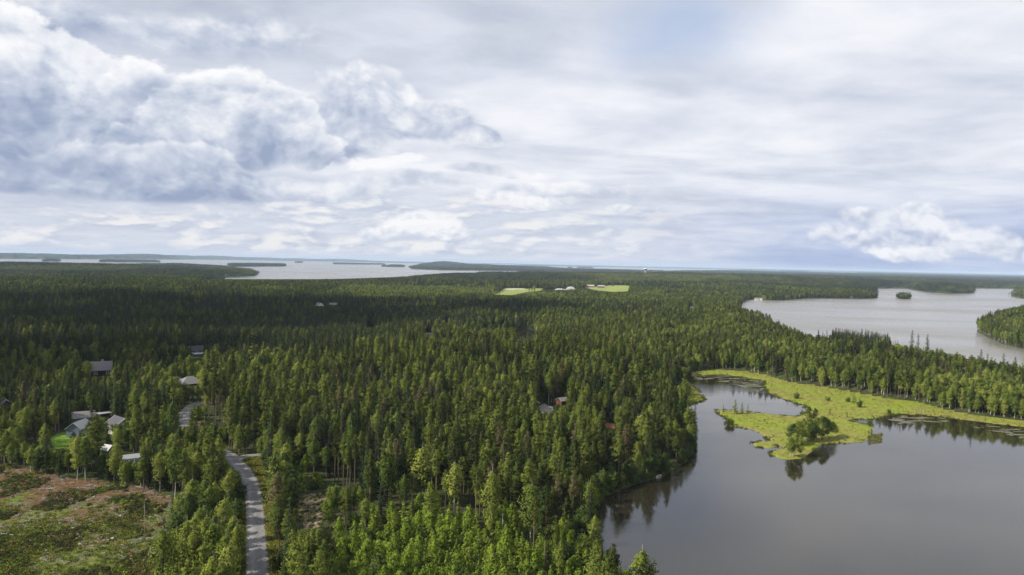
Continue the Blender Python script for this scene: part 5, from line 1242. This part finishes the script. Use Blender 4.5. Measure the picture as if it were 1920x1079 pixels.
rs_ = np.concatenate(rs_); hh_, dd_, bb_ = height(rs_[:, 0], rs_[:, 1], True); k_ = (dd_ < 1.0) & (dd_ > -2.2) & (bb_ > -1) & (fbm(rs_[:, 0] / 5, rs_[:, 1] / 5, 17, 3) > .42); rs_ = rs_[k_]; n_ = len(rs_); sz_ = RNG.uniform(.4, .85, n_)
scatter('shore_sedge', np.column_stack([rs_, np.maximum(hh_[k_], 0) - .08]), RNG.integers(0, 3, n_), np.column_stack([sz_ * .8, sz_ * .8, sz_ * 1.3]), np.column_stack([np.zeros(n_)] * 2 + [RNG.uniform(0, 6.28, n_)]), CG, 'sedge and reeds fringing the edge of the bog in the water', 'reeds')
# slash: sticks too many to count, with logs, stumps and stones one can pick out
def stick_mesh(seed, n, r, L, mat):
    g = np.random.default_rng(seed); l = []
    for i in range(n):
        c = np.array([*g.normal(size=2) * r, g.uniform(.03, .25)]); a = g.uniform(0, 6.28); d_ = np.array([math.cos(a), math.sin(a), g.uniform(-.1, .15)]) * L * g.uniform(.4, 1); l.append(([c - d_ / 2, c + d_ / 2], [.035, .02]))
    v, q = tubes(l, 3); return mesh_np('slash', v, [q], [M[mat]])
SL = [stick_mesh(s, 12, .8, 1.8, m) for s, m in ((1, 'dead_bark'), (2, 'wood'), (3, 'dead_bark'))]
sow('logging_slash', in_poly(cl, 800), SL, .6, 1.3, 'grey branches left lying on the clear-cut', 'slash')
def lying_log(px, py, L, r, rz, label, mat='cut'):
    g = P3([px], [py])[0]; e = tag(empty('fallen_log', (g[0], g[1], g[2] + r + .03), rz), label, 'log')
    MB().tube([(-L / 2, 0, 0), (0, .03 * L, .02), (L / 2, 0, 0)], [r, r * .9, r * .75], 8).build('trunk', M[mat], e)
    for s in (-.22, .18): MB().tube([(s * L, .02 * L, r * .5), (s * L + .1, .03 * L, r + .45)], [.05, .02], 5).build('branch_stub', M['dead_bark'], e)
lying_log(8, 1004, 5.0, .22, -.1, 'pale barkless log at the left edge of the clearing', 'birch_bark')
lying_log(181, 1017, 2.2, .11, -.7, 'short pale log on the near grass of the clearing')
lying_log(199, 1003, 2.4, .12, .5, 'grey log beside the grass edge in the clearing', 'dead_bark')
lying_log(283, 1075, 3.0, .12, -1.2, 'whitish log at the foot of the picture near the birches', 'birch_bark')
lying_log(273, 1003, 1.6, .10, .3, 'short log under the bare stem in the clearing')
lying_log(86, 918, 3.4, .12, .4, 'thin pale log high on the reddish slope', 'birch_bark')
rs = np.random.default_rng(5)
def stump_mesh(mat):
    b = MB(); b.tube([(0, 0, -.1), (0, 0, .18), (0, 0, .42)], [.30, .22, .20], 9); return b.mesh('stump', M['spruce_bark'])
SM = stump_mesh(0); SC = MB().tube([(0, 0, .421), (0, 0, .44)], .195, 9).mesh('cut_face', M['cut'])
sp = in_poly(cl, 400, 3); sp = sp[(sp[:, 1] < 330)]; spx_ = project(sp[:, 0], sp[:, 1], height(sp[:, 0], sp[:, 1])); sp = sp[(spx_[0] > 0) & (spx_[1] < 1079)][:60]
for i, q in enumerate(sp):
    e = empty('tree_stump', (q[0], q[1], float(height(q[:1], q[1:])[0])), rs.uniform(0, 6)); s = rs.uniform(.8, 1.5); e.scale = (s, s, rs.uniform(.7, 1.3))
    ps = project(q[0], q[1], 5)[:2]; wh = ('left' if ps[0] < 110 else 'middle' if ps[0] < 220 else 'right') + (' upper slope' if ps[1] < 930 else ' middle slope' if ps[1] < 990 else ' lower slope'); tag(e, f'fresh-cut stump with pale top on the {wh} of the clear-cut', 'stump', f'stumps on the {wh} of the clear-cut'); link('stump', SM, e); link('cut_face', SC, e)
def rock_mesh(seed):
    bm = bmesh.new(); bmesh.ops.create_icosphere(bm, subdivisions=2, radius=.5); g = np.random.default_rng(seed)
    for v in bm.verts: v.co *= g.uniform(.8, 1.15); v.co.z *= .65
    me = bpy.data.meshes.new('boulder'); bm.to_mesh(me); bm.free(); me.materials.append(M['stone']); return me
RK = [rock_mesh(s) for s in (1, 2, 3)]
bp = in_poly(cl, 300, 3); b_ = project(bp[:, 0], bp[:, 1], height(bp[:, 0], bp[:, 1])); bp = bp[(b_[0] > 0) & (b_[1] < 1079)][:16]
for i, q in enumerate(bp):
    o = link('boulder', RK[i % 3], None, (q[0], q[1], float(height(q[:1], q[1:])[0]) + .05)); s = rs.uniform(.5, 1.3); o.scale = (s, s * rs.uniform(.7, 1.2), s); o.rotation_euler = (0, 0, rs.uniform(0, 6))
    ps = project(q[0], q[1], 5)[:2]; wh = ('left' if ps[0] < 110 else 'middle' if ps[0] < 220 else 'right') + (' upper slope' if ps[1] < 930 else ' middle slope' if ps[1] < 990 else ' lower slope'); tag(o, f'pale grey stone lying on the {wh} of the clear-cut', 'stone', f'stones on the {wh} of the clear-cut')
# lily pads and sedge islets floating in the lake
def pads(name, P, n, label, clump=6, rad=(.25, .6), mat='tuft'):
    c = in_poly(P, n); c = c[fbm(c[:, 0] / 6, c[:, 1] / 2.2, 44, 3) > .47]
    V, Q = [], []
    for x, y in c:
        r = RNG.uniform(*rad); a0 = RNG.uniform(0, 6.28); o = len(V)
        for k in range(6): V.append((x + math.cos(a0 + k * 1.047) * r * 1.3, y + math.sin(a0 + k * 1.047) * r, .02 + RNG.uniform(0, .012)))
        Q.append(tuple(o + k for k in range(6)))
    me = bpy.data.meshes.new(name); me.from_pydata(V, [], Q); me.materials.append(M[mat]); me.update(); tag(link(name, me), label, 'water plants', None, 'stuff')
M['pad'] = plain('lily_pad', (0.10, 0.095, 0.055), 0.5, 0.3, .4, .2)
pads('lily_pads', poly([(1300, 704), (1362, 702), (1432, 714), (1436, 728), (1420, 736), (1380, 722), (1330, 714), (1300, 712)]), 5200, 'lily pads on the dark head of the inner pond', mat='pad')
pads('lily_pads', poly([(1660, 785), (1700, 779), (1770, 784), (1780, 790), (1740, 797), (1690, 796)]), 2300, 'lily pads on the dark water below the right birch wood', mat='pad')
pads('lily_pads', poly([(1820, 797), (1870, 800), (1920, 806), (1920, 826), (1880, 812), (1830, 803)]), 1600, 'brownish lily pads at the right picture edge', mat='pad')
rd = in_poly(poly([(1625, 818), (1655, 812), (1652, 830), (1628, 834)]), 150)
scatter('reeds', np.column_stack([rd, np.full(len(rd), -.1)]), RNG.integers(0, 3, len(rd)), np.full((len(rd), 3), .75), np.column_stack([np.zeros(len(rd))] * 2 + [RNG.uniform(0, 6, len(rd))]), TUFTS, 'thin reeds standing in the water off the bog island', 'reeds')

# ------------------------------------------------------------------ clouds outside the picture that shade the left of the wood
def cloud(x, y, z, rx, ry, rz, seed):
    g = np.random.default_rng(seed); bm = bmesh.new()
    for i in range(26):
        a = g.uniform(0, 6.28); k = math.sqrt(g.random()); c = Vector((math.cos(a) * k * rx * .85, math.sin(a) * k * ry * .85, g.uniform(0, .5) * rz)); r = min(rx, ry) * g.uniform(.22, .42) * (1.15 - .5 * k)
        bmesh.ops.create_icosphere(bm, subdivisions=3, radius=r, matrix=Matrix.Translation(c) @ Matrix.Diagonal((1.25, 1.25, .75, 1)))
    for v in bm.verts:
        n = float(fbm(np.array([v.co.x / 60]), np.array([v.co.y / 60 + v.co.z / 45]), seed, 3)[0]); v.co *= 1 + (n - .44) * .25
        v.co.z = max(v.co.z, -rz * .12)
    me = bpy.data.meshes.new('cloud'); bm.to_mesh(me); bm.free(); me.materials.append(M['cloud']); me.polygons.foreach_set('use_smooth', [True] * len(me.polygons))
    o = link('cloud', me, None, (x, y, z)); rm = o.modifiers.new('fuse', 'REMESH'); rm.mode = 'VOXEL'; rm.voxel_size = 16; rm.use_smooth_shade = True
    return tag(o, kind='structure')
M['cloud'], _nt, _o = new_mat('cloud')
_d = _nt.nodes.new('ShaderNodeBsdfDiffuse'); _d.inputs[0].default_value = (.9, .9, .92, 1); _t = _nt.nodes.new('ShaderNodeBsdfTranslucent'); _t.inputs[0].default_value = (.9, .9, .92, 1); _mx = _nt.nodes.new('ShaderNodeMixShader'); _mx.inputs[0].default_value = .5
_nt.links.new(_d.outputs[0], _mx.inputs[1]); _nt.links.new(_t.outputs[0], _mx.inputs[2]); _nt.links.new(_mx.outputs[0], _o.inputs[0])
def shade_at(gx, gy, z, *a):
    L = z / math.tan(R(SUN_EL)); cloud(gx + L * math.sin(R(SUN_AZ)), gy + L * math.cos(R(SUN_AZ)), z, *a)
shade_at(-520, 800, 900, 430, 300, 120, 3)
shade_at(-150, 1010, 900, 270, 160, 110, 4)
shade_at(-330, 430, 900, 170, 120, 90, 5)

# ------------------------------------------------------------------ air
def haze():
    m, nt, out = new_mat('haze_air'); v = nt.nodes.new('ShaderNodeVolumePrincipled'); v.inputs['Color'].default_value = (.62, .78, 1.0, 1); v.inputs['Density'].default_value = HAZE; v.inputs['Anisotropy'].default_value = .0
    nt.links.new(v.outputs[0], out.inputs['Volume'])
    b = MB().box(-70000, 70000, -45000, 70000, -4, 135); me = b.mesh('haze', m); tag(link('haze', me), kind='stuff')
HAZE = 3.6e-5
haze()
